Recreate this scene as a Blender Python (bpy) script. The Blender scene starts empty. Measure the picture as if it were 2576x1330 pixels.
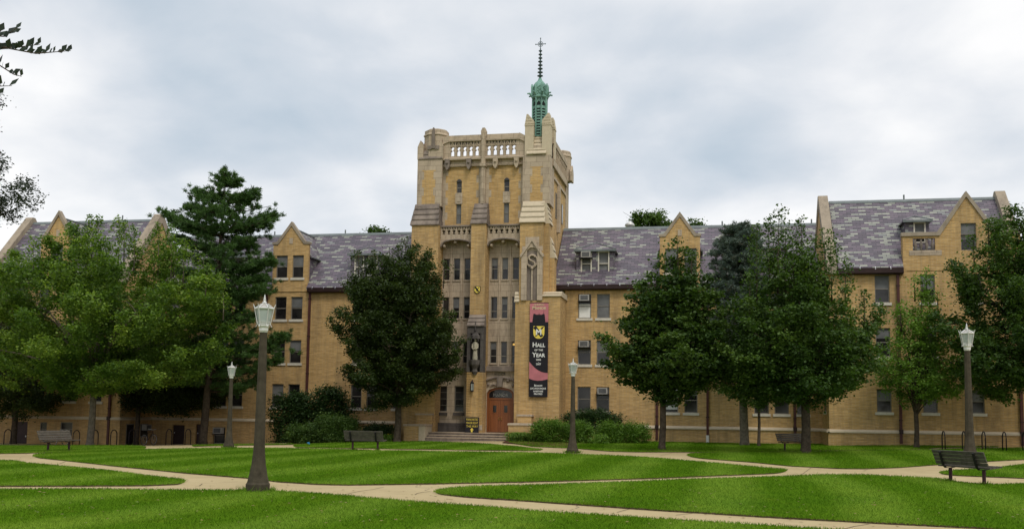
import bpy, bmesh, math, random
import numpy as np
from mathutils import Vector, Matrix, noise
R=math.radians; PI=math.pi
random.seed(7); RNG=np.random.default_rng(7)
scene=bpy.context.scene; COL=scene.collection
# ---------------------------------------------------------------- camera maths: turns measured photo positions into places on real planes
F0=2505.;PHI=R(11.4);TH=R(5.2);RO=R(0.83);VP=809.;D=65.;EYE=1.75
FW=Vector((-math.sin(PHI)*math.cos(TH),math.cos(PHI)*math.cos(TH),math.sin(TH)))
RT=Vector((math.cos(PHI),math.sin(PHI),0))
UP=Vector((math.sin(PHI)*math.sin(TH),-math.cos(PHI)*math.sin(TH),math.cos(TH)))
def vec(u,v):
    a=(u-1288)/F0;b=(VP-v)/F0;c,s=math.cos(RO),math.sin(RO)
    return FW+(c*a-s*b)*RT+(s*a+c*b)*UP
def at(u,v,Y=0.):
    d=vec(u,v);t=(Y+D)/d.y;return (d.x*t,EYE+d.z*t)
def atx(u,v,X):
    d=vec(u,v);t=X/d.x;return (-D+d.y*t,EYE+d.z*t)
def S(x):
    x=np.clip(x,0,1);return x*x*(3-2*x)
def hgt(x,y):
    return -0.93*np.clip((-np.asarray(x,float)-13)/27,0,1)*np.clip((np.asarray(y,float)+42)/42,0,1)+0.2*S((np.asarray(x,float)-2)/12)*S((np.asarray(y,float)+30)/25)
def h1(x,y): return float(hgt(x,y))
def G(u,v):
    d=vec(u,v);z=0.
    for i in range(30):
        t=(z-EYE)/d.z;x,y=d.x*t,-D+d.y*t;z=h1(x,y)
    return x,y,z
# ---------------------------------------------------------------- mesh builder
ORG={}
class MB:
    def __init__(s,m=None): s.v=[];s.f=[];s.mi=[];s.m=m;s.cur=0
    def V(s,*ps):
        n=len(s.v)
        for p in ps: s.v.append(tuple(s.m(*p)) if s.m else tuple(p))
        return n
    def F(s,*idx): s.f.append(tuple(idx));s.mi.append(s.cur)
    def poly(s,pts):
        n=s.V(*pts);s.F(*range(n,n+len(pts)))
    def box(s,x0,x1,y0,y1,z0,z1,tx=0,ty=0):
        n=s.V((x0,y0,z0),(x1,y0,z0),(x1,y1,z0),(x0,y1,z0),(x0+tx,y0+ty,z1),(x1-tx,y0+ty,z1),(x1-tx,y1-ty,z1),(x0+tx,y1-ty,z1))
        for q in ((0,3,2,1),(4,5,6,7),(0,1,5,4),(1,2,6,5),(2,3,7,6),(3,0,4,7)): s.F(*[n+i for i in q])
    def prism(s,pts,y0,y1):            # (x,z) outline extruded along y
        k=len(pts);n=s.V(*[(x,y0,z) for x,z in pts],*[(x,y1,z) for x,z in pts])
        s.F(*range(n,n+k));s.F(*reversed(range(n+k,n+2*k)))
        for i in range(k):
            j=(i+1)%k;s.F(n+i,n+k+i,n+k+j,n+j)
    def prismx(s,pts,x0,x1):           # (y,z) outline extruded along x
        k=len(pts);n=s.V(*[(x0,y,z) for y,z in pts],*[(x1,y,z) for y,z in pts])
        s.F(*range(n,n+k));s.F(*reversed(range(n+k,n+2*k)))
        for i in range(k):
            j=(i+1)%k;s.F(n+i,n+k+i,n+k+j,n+j)
    def lathe(s,prof,cx,cy,n=8,ph=0.,cap=True):
        k=len(prof);b=s.V(*[(cx+r*math.cos(ph+2*PI*j/n),cy+r*math.sin(ph+2*PI*j/n),z) for r,z in prof for j in range(n)])
        for i in range(k-1):
            for j in range(n):
                j2=(j+1)%n;s.F(b+i*n+j,b+i*n+j2,b+(i+1)*n+j2,b+(i+1)*n+j)
        if cap: s.F(*[b+j for j in reversed(range(n))]);s.F(*[b+(k-1)*n+j for j in range(n)])
    def tube(s,pts,rad,n=6,cap=True):
        pts=[Vector(p) for p in pts];k=len(pts)
        rad=[float(q) for q in rad] if hasattr(rad,'__len__') else [float(rad)]*k
        rings=[]
        up=Vector((0.13,0.21,1)).normalized()
        for i,p in enumerate(pts):
            t=(pts[min(i+1,k-1)]-pts[max(i-1,0)])
            if t.length<1e-6: t=Vector((0,0,1))
            t.normalize();a=t.cross(up)
            if a.length<.05: a=t.cross(Vector((1,0,0)))
            a.normalize();b=t.cross(a)
            rings.append(s.V(*[tuple(p+rad[i]*(math.cos(2*PI*j/n)*a+math.sin(2*PI*j/n)*b)) for j in range(n)]))
        for i in range(k-1):
            for j in range(n):
                j2=(j+1)%n;s.F(rings[i]+j,rings[i]+j2,rings[i+1]+j2,rings[i+1]+j)
        if cap: s.F(*[rings[0]+j for j in reversed(range(n))]);s.F(*[rings[-1]+j for j in range(n)])
    def ball(s,c,r,n=8,m=5,sx=1,sy=1,sz=1):
        prof=[(math.sin(PI*i/m)*r,-math.cos(PI*i/m)*r) for i in range(m+1)]
        b=s.V(*[(c[0]+max(q,1e-4)*sx*math.cos(2*PI*j/n),c[1]+max(q,1e-4)*sy*math.sin(2*PI*j/n),c[2]+z*sz) for q,z in prof for j in range(n)])
        for i in range(m):
            for j in range(n):
                j2=(j+1)%n;s.F(b+i*n+j,b+i*n+j2,b+(i+1)*n+j2,b+(i+1)*n+j)
    def build(s,name,mat,parent=None,smooth=False,fix=True):
        o0=ORG.get(parent.name,Vector((0,0,0))) if parent else Vector((0,0,0))
        me=bpy.data.meshes.new(name)
        me.from_pydata([(x-o0.x,y-o0.y,z-o0.z) for x,y,z in s.v],[],s.f)
        mats=mat if isinstance(mat,(list,tuple)) else [mat]
        for m in mats: me.materials.append(m)
        if len(mats)>1:
            for p,i in zip(me.polygons,s.mi): p.material_index=i
        if fix:
            bm=bmesh.new();bm.from_mesh(me);bmesh.ops.recalc_face_normals(bm,faces=bm.faces);bm.to_mesh(me);bm.free()
        if smooth:
            for p in me.polygons: p.use_smooth=True
        me.update()
        o=bpy.data.objects.new(name,me);COL.objects.link(o)
        if parent: o.parent=parent
        ORG[o.name]=o0.copy()
        return o
def tag(o,label=None,cat=None,group=None,kind=None):
    if label:o['label']=label
    if cat:o['category']=cat
    if group:o['group']=group
    if kind:o['kind']=kind
    return o
def thing(name,loc,label,cat,group=None,rz=0.):
    o=bpy.data.objects.new(name,None);COL.objects.link(o);o.location=loc;o.rotation_euler=(0,0,rz);o.empty_display_size=.3
    ORG[o.name]=Vector(loc)
    return tag(o,label,cat,group)
def dup(o,parent=None):
    c=o.copy();COL.objects.link(c)
    if parent:c.parent=parent
    for ch in list(o.children): dup(ch,c)
    return c
def local(o):                         # parts of a prototype are given in its own frame
    ORG[o.name]=Vector((0,0,0));return o
# ---------------------------------------------------------------- materials
class N:
    def __init__(s,name):
        s.m=bpy.data.materials.new(name);s.m.use_nodes=True;s.t=s.m.node_tree;s.b=s.t.nodes['Principled BSDF']
    def n(s,ty,**k):
        o=s.t.nodes.new(ty)
        for a,b in k.items(): setattr(o,a,b)
        return o
    def l(s,a,b): s.t.links.new(a,b)
    def math(s,op,a,b=None,c=None):
        o=s.n('ShaderNodeMath',operation=op)
        for i,x in enumerate((a,b,c)):
            if x is None: continue
            if isinstance(x,(int,float)): o.inputs[i].default_value=x
            else: s.l(x,o.inputs[i])
        return o.outputs[0]
    def pos(s): return s.n('ShaderNodeNewGeometry').outputs['Position']
    def noise(s,scale,detail=4,rough=.6,vecn=None,dist=0):
        o=s.n('ShaderNodeTexNoise');o.inputs['Scale'].default_value=scale;o.inputs['Detail'].default_value=detail;o.inputs['Roughness'].default_value=rough;o.inputs['Distortion'].default_value=dist
        s.l(vecn if vecn is not None else s.pos(),o.inputs['Vector']);return o.outputs['Fac']
    def ramp(s,fac,stops,interp='LINEAR'):
        o=s.n('ShaderNodeValToRGB');e=o.color_ramp;e.interpolation=interp
        while len(e.elements)<len(stops): e.elements.new(.5)
        for el,(p,c) in zip(e.elements,stops): el.position=p;el.color=(*c,1) if len(c)==3 else c
        s.l(fac,o.inputs[0]);return o.outputs[0]
    def mix(s,fac,a,b,mode='MIX'):
        o=s.n('ShaderNodeMix',data_type='RGBA',blend_type=mode)
        for i,x in ((0,fac),(6,a),(7,b)):
            if isinstance(x,(int,float)): o.inputs[i].default_value=x
            elif isinstance(x,tuple): o.inputs[i].default_value=(*x,1) if len(x)==3 else x
            else: s.l(x,o.inputs[i])
        return o.outputs[2]
    def bump(s,h,st=.3,dist=.02):
        o=s.n('ShaderNodeBump');o.inputs['Strength'].default_value=st;o.inputs['Distance'].default_value=dist;s.l(h,o.inputs['Height']);s.l(o.outputs[0],s.b.inputs['Normal'])
    def col(s,c,rough=.8,metal=0,spec=.3):
        if isinstance(c,tuple): s.b.inputs['Base Color'].default_value=(*c,1)
        else: s.l(c,s.b.inputs['Base Color'])
        s.b.inputs['Roughness'].default_value=rough;s.b.inputs['Metallic'].default_value=metal;s.b.inputs['Specular IOR Level'].default_value=spec
        return s.m
    def wallvec(s):                    # runs along the wall whichever way it faces
        g=s.n('ShaderNodeNewGeometry');sp=s.n('ShaderNodeSeparateXYZ');s.l(g.outputs['Position'],sp.inputs[0])
        sn=s.n('ShaderNodeSeparateXYZ');s.l(g.outputs['True Normal'],sn.inputs[0])
        ax=s.math('GREATER_THAN',s.math('ABSOLUTE',sn.outputs[0]),.55)
        d=s.math('SUBTRACT',sp.outputs[1],sp.outputs[0]);u=s.math('MULTIPLY_ADD',d,ax,sp.outputs[0])
        c=s.n('ShaderNodeCombineXYZ');s.l(u,c.inputs[0]);s.l(sp.outputs[2],c.inputs[1]);return c.outputs[0]
def simple(name,c,rough=.8,metal=0,var=.12,sc=3.,spec=.3,bump=0):
    n=N(name);f=n.noise(sc,5,.65)
    k=n.ramp(f,[(.25,tuple(x*(1-var*1.6) for x in c)),(.75,tuple(min(1,x*(1+var)) for x in c))])
    if bump: n.bump(n.noise(sc*8,3),bump,.01)
    return n.col(k,rough,metal,spec)
def brick_mat(name,c1,c2,mort):
    n=N(name);v=n.wallvec()
    b=n.n('ShaderNodeTexBrick');n.l(v,b.inputs['Vector']);b.inputs['Scale'].default_value=1
    b.inputs['Brick Width'].default_value=.42;b.inputs['Row Height'].default_value=.085;b.inputs['Mortar Size'].default_value=.010;b.inputs['Mortar Smooth'].default_value=.3
    b.inputs['Color1'].default_value=(*c1,1);b.inputs['Color2'].default_value=(*c2,1);b.inputs['Mortar'].default_value=(*mort,1)
    big=n.noise(.35,5,.65);c=n.mix(.55,b.outputs['Color'],n.ramp(big,[(.25,(.78,.72,.66)),(.5,(1,1,1)),(.75,(1.0,.97,.9))]),'MULTIPLY')
    # stretched courses of paler and darker brick
    m=n.n('ShaderNodeMapping');m.inputs['Scale'].default_value=(2.0,11.8,1);n.l(v,m.inputs[0])
    st=n.noise(1,3,.7,m.outputs[0]);c=n.mix(.65,c,n.ramp(st,[(.3,(.66,.60,.52)),(.5,(1,1,1)),(.72,(1.2,1.2,1.28))]),'MULTIPLY')
    # soot and damp
    m2=n.n('ShaderNodeMapping');m2.inputs['Scale'].default_value=(.9,.9,.22);n.l(n.pos(),m2.inputs[0])
    dirt=n.noise(1,6,.7,m2.outputs[0]);c=n.mix(n.ramp(dirt,[(.50,(0,0,0)),(.74,(.6,.6,.6))]),c,(.13,.10,.065))
    m3=n.n('ShaderNodeMapping');m3.inputs['Scale'].default_value=(2.4,2.4,.09);n.l(n.pos(),m3.inputs[0]);c=n.mix(n.ramp(n.noise(1.6,5,.65,m3.outputs[0]),[(.52,(0,0,0)),(.72,(.42,.42,.42))]),c,(.20,.145,.08))
    n.bump(n.math('ADD',b.outputs['Fac'],n.math('MULTIPLY',st,-.5)),.35,-.012)
    return n.col(c,.9,0,.2)
def stone_mat(name,c,dark,amount=.55,blocks=True):
    n=N(name);v=n.wallvec()
    m2=n.n('ShaderNodeMapping');m2.inputs['Scale'].default_value=(1.3,1.3,.35);n.l(n.pos(),m2.inputs[0])
    f=n.noise(1.2,8,.72,m2.outputs[0]);k=n.mix(n.ramp(f,[(amount-.08,(0,0,0)),(amount+.22,(.85,.85,.85))]),c,dark)
    k=n.mix(.5,k,n.ramp(n.noise(5,4,.6),[(.3,(.8,.78,.76)),(.7,(1.08,1.06,1.04))]),'MULTIPLY')
    if blocks:
        b=n.n('ShaderNodeTexBrick');n.l(v,b.inputs['Vector']);b.inputs['Scale'].default_value=1
        b.inputs['Brick Width'].default_value=.8;b.inputs['Row Height'].default_value=.42;b.inputs['Mortar Size'].default_value=.012
        b.inputs['Color1'].default_value=(.88,.86,.84,1);b.inputs['Color2'].default_value=(1.05,1.03,1.0,1);b.inputs['Mortar'].default_value=(.45,.42,.4,1)
        k=n.mix(.8,k,b.outputs['Color'],'MULTIPLY')
    n.bump(n.noise(14,4),.25,.01)
    return n.col(k,.88,0,.2)
def slate_mat():
    n=N('slate');v=n.wallvec()
    # wobble each course a little so the lines are not ruled
    b=n.n('ShaderNodeTexBrick');n.l(v,b.inputs['Vector']);b.inputs['Scale'].default_value=1;b.inputs['Brick Width'].default_value=.46;b.inputs['Row Height'].default_value=.132
    b.inputs['Mortar Size'].default_value=.012;b.inputs['Mortar Smooth'].default_value=.1;b.inputs['Color1'].default_value=(0,0,0,1);b.inputs['Color2'].default_value=(1,1,1,1);b.inputs['Mortar'].default_value=(0,0,0,1);b.inputs['Bias'].default_value=0
    c=n.ramp(b.outputs['Color'],[(0,(.092,.076,.096)),(.2,(.135,.106,.135)),(.4,(.105,.090,.112)),(.56,(.148,.120,.146)),(.72,(.25,.26,.225)),(.86,(.30,.305,.26)),(.95,(.21,.215,.21))],'CONSTANT')
    c=n.mix(.5,c,n.ramp(n.noise(3,6,.7),[(.3,(.72,.72,.74)),(.7,(1.1,1.08,1.08))]),'MULTIPLY')
    c=n.mix(n.math('MULTIPLY',b.outputs['Fac'],.9),c,(.025,.022,.028))  # dark slate joints, with the shadow under each course painted in
    m=n.n('ShaderNodeMapping');m.inputs['Scale'].default_value=(1,1,.12);n.l(n.pos(),m.inputs[0])
    c=n.mix(n.ramp(n.noise(1.1,6,.7,m.outputs[0]),[(.55,(0,0,0)),(.8,(.3,.3,.3))]),c,(.1,.1,.085))
    # each course tilts out towards its lower edge
    sp=n.n('ShaderNodeSeparateXYZ');n.l(v,sp.inputs[0]);saw=n.math('FRACT',n.math('DIVIDE',sp.outputs[1],.132))
    n.bump(n.math('ADD',n.math('MULTIPLY',saw,-1.),n.math('MULTIPLY',b.outputs['Color'],.25)),.6,.03)
    return n.col(c,.55,0,.4)
def leaf_mat(name,cols,trans=.35,rough=.55):
    n=N(name);a=n.n('ShaderNodeAttribute',attribute_name='rnd')
    st=[(i/(len(cols)-1),c) for i,c in enumerate(cols)]
    c=n.ramp(a.outputs['Fac'],st);n.col(c,rough,0,.25)
    tr=n.n('ShaderNodeBsdfTranslucent');n.l(n.mix(1.,c,(1.3,1.35,.6),'MULTIPLY'),tr.inputs[0])
    ms=n.n('ShaderNodeMixShader');ms.inputs[0].default_value=trans;n.l(n.b.outputs[0],ms.inputs[1]);n.l(tr.outputs[0],ms.inputs[2])
    n.l(ms.outputs[0],n.t.nodes['Material Output'].inputs[0]);return n.m
M={}
M['brick']=brick_mat('tan_brick',(.57,.365,.145),(.43,.265,.10),(.42,.33,.21))
M['stone']=stone_mat('limestone',(.45,.37,.28),(.13,.105,.085),.58)
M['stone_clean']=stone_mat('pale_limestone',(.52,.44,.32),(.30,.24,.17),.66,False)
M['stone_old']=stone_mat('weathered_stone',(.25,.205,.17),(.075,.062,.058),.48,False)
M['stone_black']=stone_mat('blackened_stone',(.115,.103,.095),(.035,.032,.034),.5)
M['coping']=stone_mat('gable_coping_stone',(.33,.275,.21),(.12,.10,.085),.55,False)
M['sill']=stone_mat('sill_stone',(.60,.56,.48),(.3,.27,.23),.62,False)
M['slate']=slate_mat()
M['flash']=simple('ridge_copper',(.15,.17,.17),.6,.1,.2,1.5)
M['gutter']=simple('gutter_paint',(.035,.018,.018),.45,.2,.2,2)
M['pipe']=simple('downpipe_paint',(.085,.03,.026),.5,.1,.25,2)
M['frame']=simple('window_frame_paint',(.20,.18,.15),.6,0,.15,4)
M['strap']=simple('galvanised_strap',(.6,.6,.62),.4,.6,.1,4)
n=N('window_glass');f=n.noise(.9,2,.5);n.col(n.ramp(f,[(.35,(.010,.009,.010)),(.7,(.035,.032,.03))]),.12,0,.45);M['glass']=n.m
M['blind']=simple('roller_blind',(.15,.15,.15),.8,0,.25,1.4)
M['blind_light']=simple('light_curtain',(.42,.44,.41),.8,0,.2,1.7)
n=N('copper_patina');m2=n.n('ShaderNodeMapping');m2.inputs['Scale'].default_value=(3,3,.6);n.l(n.pos(),m2.inputs[0]);f=n.noise(1.6,7,.7,m2.outputs[0])
n.col(n.ramp(f,[(.28,(.05,.085,.08)),(.48,(.16,.30,.25)),(.75,(.28,.46,.39))]),.7,.15,.3);M['copper']=n.m
M['copper_dark']=simple('dark_copper',(.09,.125,.135),.6,.3,.25,5)
M['void']=simple('dark_void',(.012,.014,.014),.9)
n=N('door_wood');m2=n.n('ShaderNodeMapping');m2.inputs['Scale'].default_value=(9,9,.5);n.l(n.pos(),m2.inputs[0]);f=n.noise(1.5,5,.6,m2.outputs[0]);n.col(n.ramp(f,[(.3,(.15,.045,.013)),(.7,(.25,.083,.023))]),.4,0,.4);M['door']=n.m
M['brass']=simple('brass',(.5,.35,.12),.35,.8,.1)
def concrete():
    n=N('path_concrete');a=n.noise(.22,6,.6);c=n.ramp(a,[(.3,(.36,.28,.145)),(.7,(.455,.365,.205))])
    c=n.mix(.55,c,n.ramp(n.noise(1.7,8,.75),[(.3,(.68,.66,.64)),(.5,(.98,.98,.98)),(.75,(1.08,1.08,1.08))]),'MULTIPLY')
    c=n.mix(.35,c,n.ramp(n.noise(60,2,.7),[(.3,(.7,.7,.7)),(.7,(1.15,1.15,1.15))]),'MULTIPLY')
    vo=n.n('ShaderNodeTexVoronoi',feature='DISTANCE_TO_EDGE');vo.inputs['Scale'].default_value=.16
    ds=n.n('ShaderNodeVectorMath',operation='ADD');nz=n.n('ShaderNodeTexNoise');nz.inputs['Scale'].default_value=.8;nz.inputs['Detail'].default_value=6;n.l(n.pos(),nz.inputs['Vector']);n.l(nz.outputs['Color'],ds.inputs[1]);n.l(n.pos(),ds.inputs[0]);n.l(ds.outputs[0],vo.inputs['Vector'])
    cr=n.math('MULTIPLY',n.math('LESS_THAN',vo.outputs['Distance'],.0022),n.math('GREATER_THAN',n.noise(.35,2),.52))
    c=n.mix(n.math('MULTIPLY',cr,.6),c,(.10,.075,.05))
    n.bump(n.noise(40,4),.25,.01);return n.col(c,.9,0,.2)
M['path']=concrete()
def lawn_mat(blade=False):
    n=N('grass_blade' if blade else 'lawn_turf')
    m=n.n('ShaderNodeMapping');m.inputs['Rotation'].default_value=(0,0,R(2));n.l(n.pos(),m.inputs[0])
    w=n.n('ShaderNodeTexWave',bands_direction='X');w.inputs['Scale'].default_value=.105;w.inputs['Distortion'].default_value=2.6;w.inputs['Detail'].default_value=2;w.inputs['Detail Scale'].default_value=.6;n.l(m.outputs[0],w.inputs['Vector'])
    c=n.ramp(w.outputs['Fac'],[(.3,(.088,.188,.010)),(.92,(.146,.258,.026))])
    c=n.mix(.9,c,n.ramp(n.noise(.28,6,.7),[(.3,(.72,.80,.7)),(.7,(1.18,1.06,1.05))]),'MULTIPLY')
    c=n.mix(n.ramp(n.noise(1.3,5,.7),[(.54,(0,0,0)),(.8,(.45,.45,.45))]),c,(.20,.245,.022))
    if not blade:
        c=n.mix(.8,c,n.ramp(n.noise(26,4,.75),[(.3,(.45,.5,.45)),(.7,(1.3,1.25,1.2))]),'MULTIPLY')
        n.bump(n.noise(30,4,.8),.8,.04);return n.col(c,.9,0,.0)
    a=n.n('ShaderNodeAttribute',attribute_name='rnd')
    c=n.mix(.85,c,n.ramp(a.outputs['Fac'],[(0,(.6,.68,.6)),(.6,(1.05,1.05,1.)),(1,(1.3,1.22,1.15))]),'MULTIPLY')
    n.col(c,.8,0,.03);tr=n.n('ShaderNodeBsdfTranslucent');n.l(c,tr.inputs[0]);ms=n.n('ShaderNodeMixShader');ms.inputs[0].default_value=.3;n.l(n.b.outputs[0],ms.inputs[1]);n.l(tr.outputs[0],ms.inputs[2]);n.l(ms.outputs[0],n.t.nodes['Material Output'].inputs[0]);return n.m
M['lawn']=lawn_mat();M['blade']=lawn_mat(True)
M['soil']=simple('soil_edge',(.10,.075,.045),.95,0,.4,10,.1)
M['mulch']=simple('mulch',(.085,.04,.022),.95,0,.4,14,.1,.8)
M['bark']=simple('bark',(.075,.058,.042),.95,0,.4,6,.1,.8)
M['bark_grey']=simple('grey_bark',(.16,.135,.105),.95,0,.35,6,.1,.8)
M['leaf_maple_light']=leaf_mat('light_maple_leaf',[(.045,.095,.015),(.075,.14,.022),(.14,.225,.034),(.28,.37,.07)],.45)  # brightest tone lifted to paint in the lit leaf highlights
M['leaf_maple']=leaf_mat('maple_leaf',[(.020,.045,.010),(.036,.074,.014),(.058,.105,.020),(.10,.155,.032)])
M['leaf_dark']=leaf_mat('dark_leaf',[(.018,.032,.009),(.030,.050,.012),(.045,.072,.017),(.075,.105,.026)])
M['leaf_ash']=leaf_mat('ash_leaf',[(.024,.054,.011),(.042,.085,.016),(.066,.12,.022),(.11,.175,.034)])
M['leaf_young']=leaf_mat('young_leaf',[(.065,.13,.02),(.105,.20,.03),(.15,.26,.04),(.22,.34,.06)])  # lighter tones raised as painted highlights too
M['needle_pine']=leaf_mat('pine_needle',[(.028,.065,.018),(.048,.10,.026),(.068,.135,.034),(.10,.175,.045)],.25)
M['needle_blue']=leaf_mat('blue_needle',[(.045,.07,.055),(.08,.115,.095),(.12,.16,.135),(.11,.09,.06)],.15)
M['hedge_dark']=leaf_mat('dark_hedge_leaf',[(.014,.034,.010),(.026,.058,.014),(.045,.085,.018)],.2)
M['hedge_light']=leaf_mat('light_hedge_leaf',[(.05,.115,.012),(.09,.18,.018),(.14,.25,.03)],.25)
M['leaf_near']=leaf_mat('plum_leaf',[(.020,.030,.022),(.032,.048,.030),(.03,.04,.038)],.3)
M['dry_leaf']=leaf_mat('dry_leaf',[(.16,.09,.03),(.24,.17,.05),(.12,.14,.03)],.1)
M['post']=simple('lamp_post_concrete',(.062,.052,.036),.85,0,.3,5,.1,.3)
M['silver']=simple('silver_paint',(.62,.62,.60),.4,.3,.08,5)
n=N('frosted_glass');n.col(n.ramp(n.noise(6,3),[(.3,(.42,.47,.45)),(.7,(.56,.62,.58))]),.3,0,.5);n.b.inputs['Transmission Weight'].default_value=.35;M['frost']=n.m
M['slat']=simple('weathered_bench_wood',(.095,.082,.066),.85,0,.3,7,.2,.4)
M['iron']=simple('black_iron',(.018,.014,.018),.5,.3,.2,6)
M['maroon']=simple('maroon_iron',(.05,.018,.025),.5,.3,.2,6)
M['black']=simple('black_cloth',(.014,.012,.016),.8,0,.1,3)
M['pink']=simple('pink_cloth',(.50,.17,.19),.8,0,.15,2)
M['white']=simple('white_paint',(.75,.74,.70),.6,0,.05)
M['yellow']=simple('yellow_paint',(.78,.60,.10),.6,0,.05)
M['grey_letter']=simple('etched_letter',(.17,.17,.16),.6,0,.05)
M['gold']=simple('faded_gold_letter',(.62,.50,.30),.6,0,.1)
M['ac']=simple('air_conditioner_case',(.38,.36,.33),.6,0,.1,4)
M['ac_face']=simple('air_conditioner_grille',(.10,.10,.10),.6,0,.2,4)
M['red']=simple('faded_red_plastic',(.32,.05,.03),.5)
M['blue']=simple('blue_plastic',(.04,.22,.45),.5)
M['statue']=simple('statue_stone',(.38,.34,.25),.85,0,.15,5)
M['rubber']=simple('tyre_rubber',(.02,.02,.02),.8)
M['flower']=simple('yellow_petal',(.8,.62,.06),.6)
# ---------------------------------------------------------------- camera, world, sun
cam=bpy.data.cameras.new('camera');co=bpy.data.objects.new('camera',cam);COL.objects.link(co);scene.camera=co
cam.sensor_width=36;cam.lens=F0/2576*36;cam.shift_y=(VP-665)/2576;cam.clip_end=5000;cam.clip_start=.1
cs,sn=math.cos(RO),math.sin(RO)
rt=cs*RT+sn*UP; up=-sn*RT+cs*UP     # image rolled clockwise
mw=Matrix((( *rt,),( *up,),( *(-FW),))).transposed().to_4x4();mw.translation=Vector((0,-D,EYE));co.matrix_world=mw
SUN_EL,SUN_AZ=R(52),R(150)          # azimuth clockwise from +Y
w=bpy.data.worlds.new('World');scene.world=w;w.use_nodes=True;nt=w.node_tree;nt.nodes.clear()
out=nt.nodes.new('ShaderNodeOutputWorld')
sky=nt.nodes.new('ShaderNodeTexSky');sky.sky_type='NISHITA';sky.sun_disc=False;sky.sun_elevation=SUN_EL;sky.sun_rotation=SUN_AZ
bg1=nt.nodes.new('ShaderNodeBackground');bg1.inputs[1].default_value=.1;nt.links.new(sky.outputs[0],bg1.inputs[0])
tc=nt.nodes.new('ShaderNodeTexCoord');sp=nt.nodes.new('ShaderNodeSeparateXYZ');nt.links.new(tc.outputs['Generated'],sp.inputs[0])
def wm(op,a,b=None,c=None,clamp=False):
    o=nt.nodes.new('ShaderNodeMath');o.operation=op;o.use_clamp=clamp
    for i,x in enumerate((a,b,c)):
        if x is None: continue
        if isinstance(x,(int,float)): o.inputs[i].default_value=x
        else: nt.links.new(x,o.inputs[i])
    return o.outputs[0]
zz=wm('MAXIMUM',sp.outputs[2],0.0);dn=wm('ADD',zz,.34)
cb=nt.nodes.new('ShaderNodeCombineXYZ');nt.links.new(wm('DIVIDE',sp.outputs[0],dn),cb.inputs[0]);nt.links.new(wm('DIVIDE',sp.outputs[1],dn),cb.inputs[1])
def wn(scale,detail,rough,off,dist=0):
    mp=nt.nodes.new('ShaderNodeMapping');mp.inputs['Location'].default_value=off;nt.links.new(cb.outputs[0],mp.inputs[0])
    o=nt.nodes.new('ShaderNodeTexNoise');o.inputs['Scale'].default_value=scale;o.inputs['Detail'].default_value=detail;o.inputs['Roughness'].default_value=rough;o.inputs['Distortion'].default_value=dist
    nt.links.new(mp.outputs[0],o.inputs[0]);return o.outputs['Fac']
def wr(fac,stops):
    o=nt.nodes.new('ShaderNodeValToRGB');e=o.color_ramp
    while len(e.elements)<len(stops): e.elements.new(.5)
    for el,(p,c) in zip(e.elements,stops): el.position=p;el.color=(*c,1)
    nt.links.new(fac,o.inputs[0]);return o.outputs[0]
CLOUD_OFF=(5.5,31.2,0)
big=wn(1.5,3,.5,CLOUD_OFF,.3);fine=wn(4.5,6,.55,(7,2,0),.2)
cl=wm('ADD',wm('MULTIPLY',big,.85),wm('MULTIPLY',fine,.27))
lowb=wr(sp.outputs[2],[(0,(.2,)*3),(.19,(.16,)*3),(.25,(.04,)*3),(.31,(.0,)*3),(.37,(.02,)*3),(.42,(.07,)*3),(1,(.12,)*3)])
cl=wm('ADD',cl,lowb);cl=wm('ADD',cl,wm('MULTIPLY_ADD',sp.outputs[0],.16,.012))
cc=wr(cl,[(.36,(.38,.48,.565)),(.46,(.51,.59,.67)),(.55,(.64,.69,.75)),(.63,(.80,.82,.85)),(.72,(.97,.965,.96))])
bg2=nt.nodes.new('ShaderNodeBackground');nt.links.new(cc,bg2.inputs[0]);bg2.inputs[1].default_value=1.0
# the cloud deck is brighter overhead than at the horizon
nt.links.new(wm('MULTIPLY_ADD',wm('SMOOTH_MAX',wm('SUBTRACT',sp.outputs[2],.40),0,.05),.9,1.0),bg2.inputs[1])
mx=nt.nodes.new('ShaderNodeMixShader');mx.inputs[0].default_value=.93;nt.links.new(bg1.outputs[0],mx.inputs[1]);nt.links.new(bg2.outputs[0],mx.inputs[2]);nt.links.new(mx.outputs[0],out.inputs[0])
sl=bpy.data.lights.new('sun','SUN');sl.energy=1.3;sl.angle=R(14);sl.color=(1,.95,.86);so=bpy.data.objects.new('sun',sl);COL.objects.link(so)
sd=Vector((math.sin(SUN_AZ)*math.cos(SUN_EL),math.cos(SUN_AZ)*math.cos(SUN_EL),math.sin(SUN_EL)))
so.rotation_euler=sd.to_track_quat('Z','Y').to_euler();so.location=sd*60
vs=scene.view_settings;vs.view_transform='Standard';vs.look='None';vs.exposure=0.12;vs.gamma=1
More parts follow.
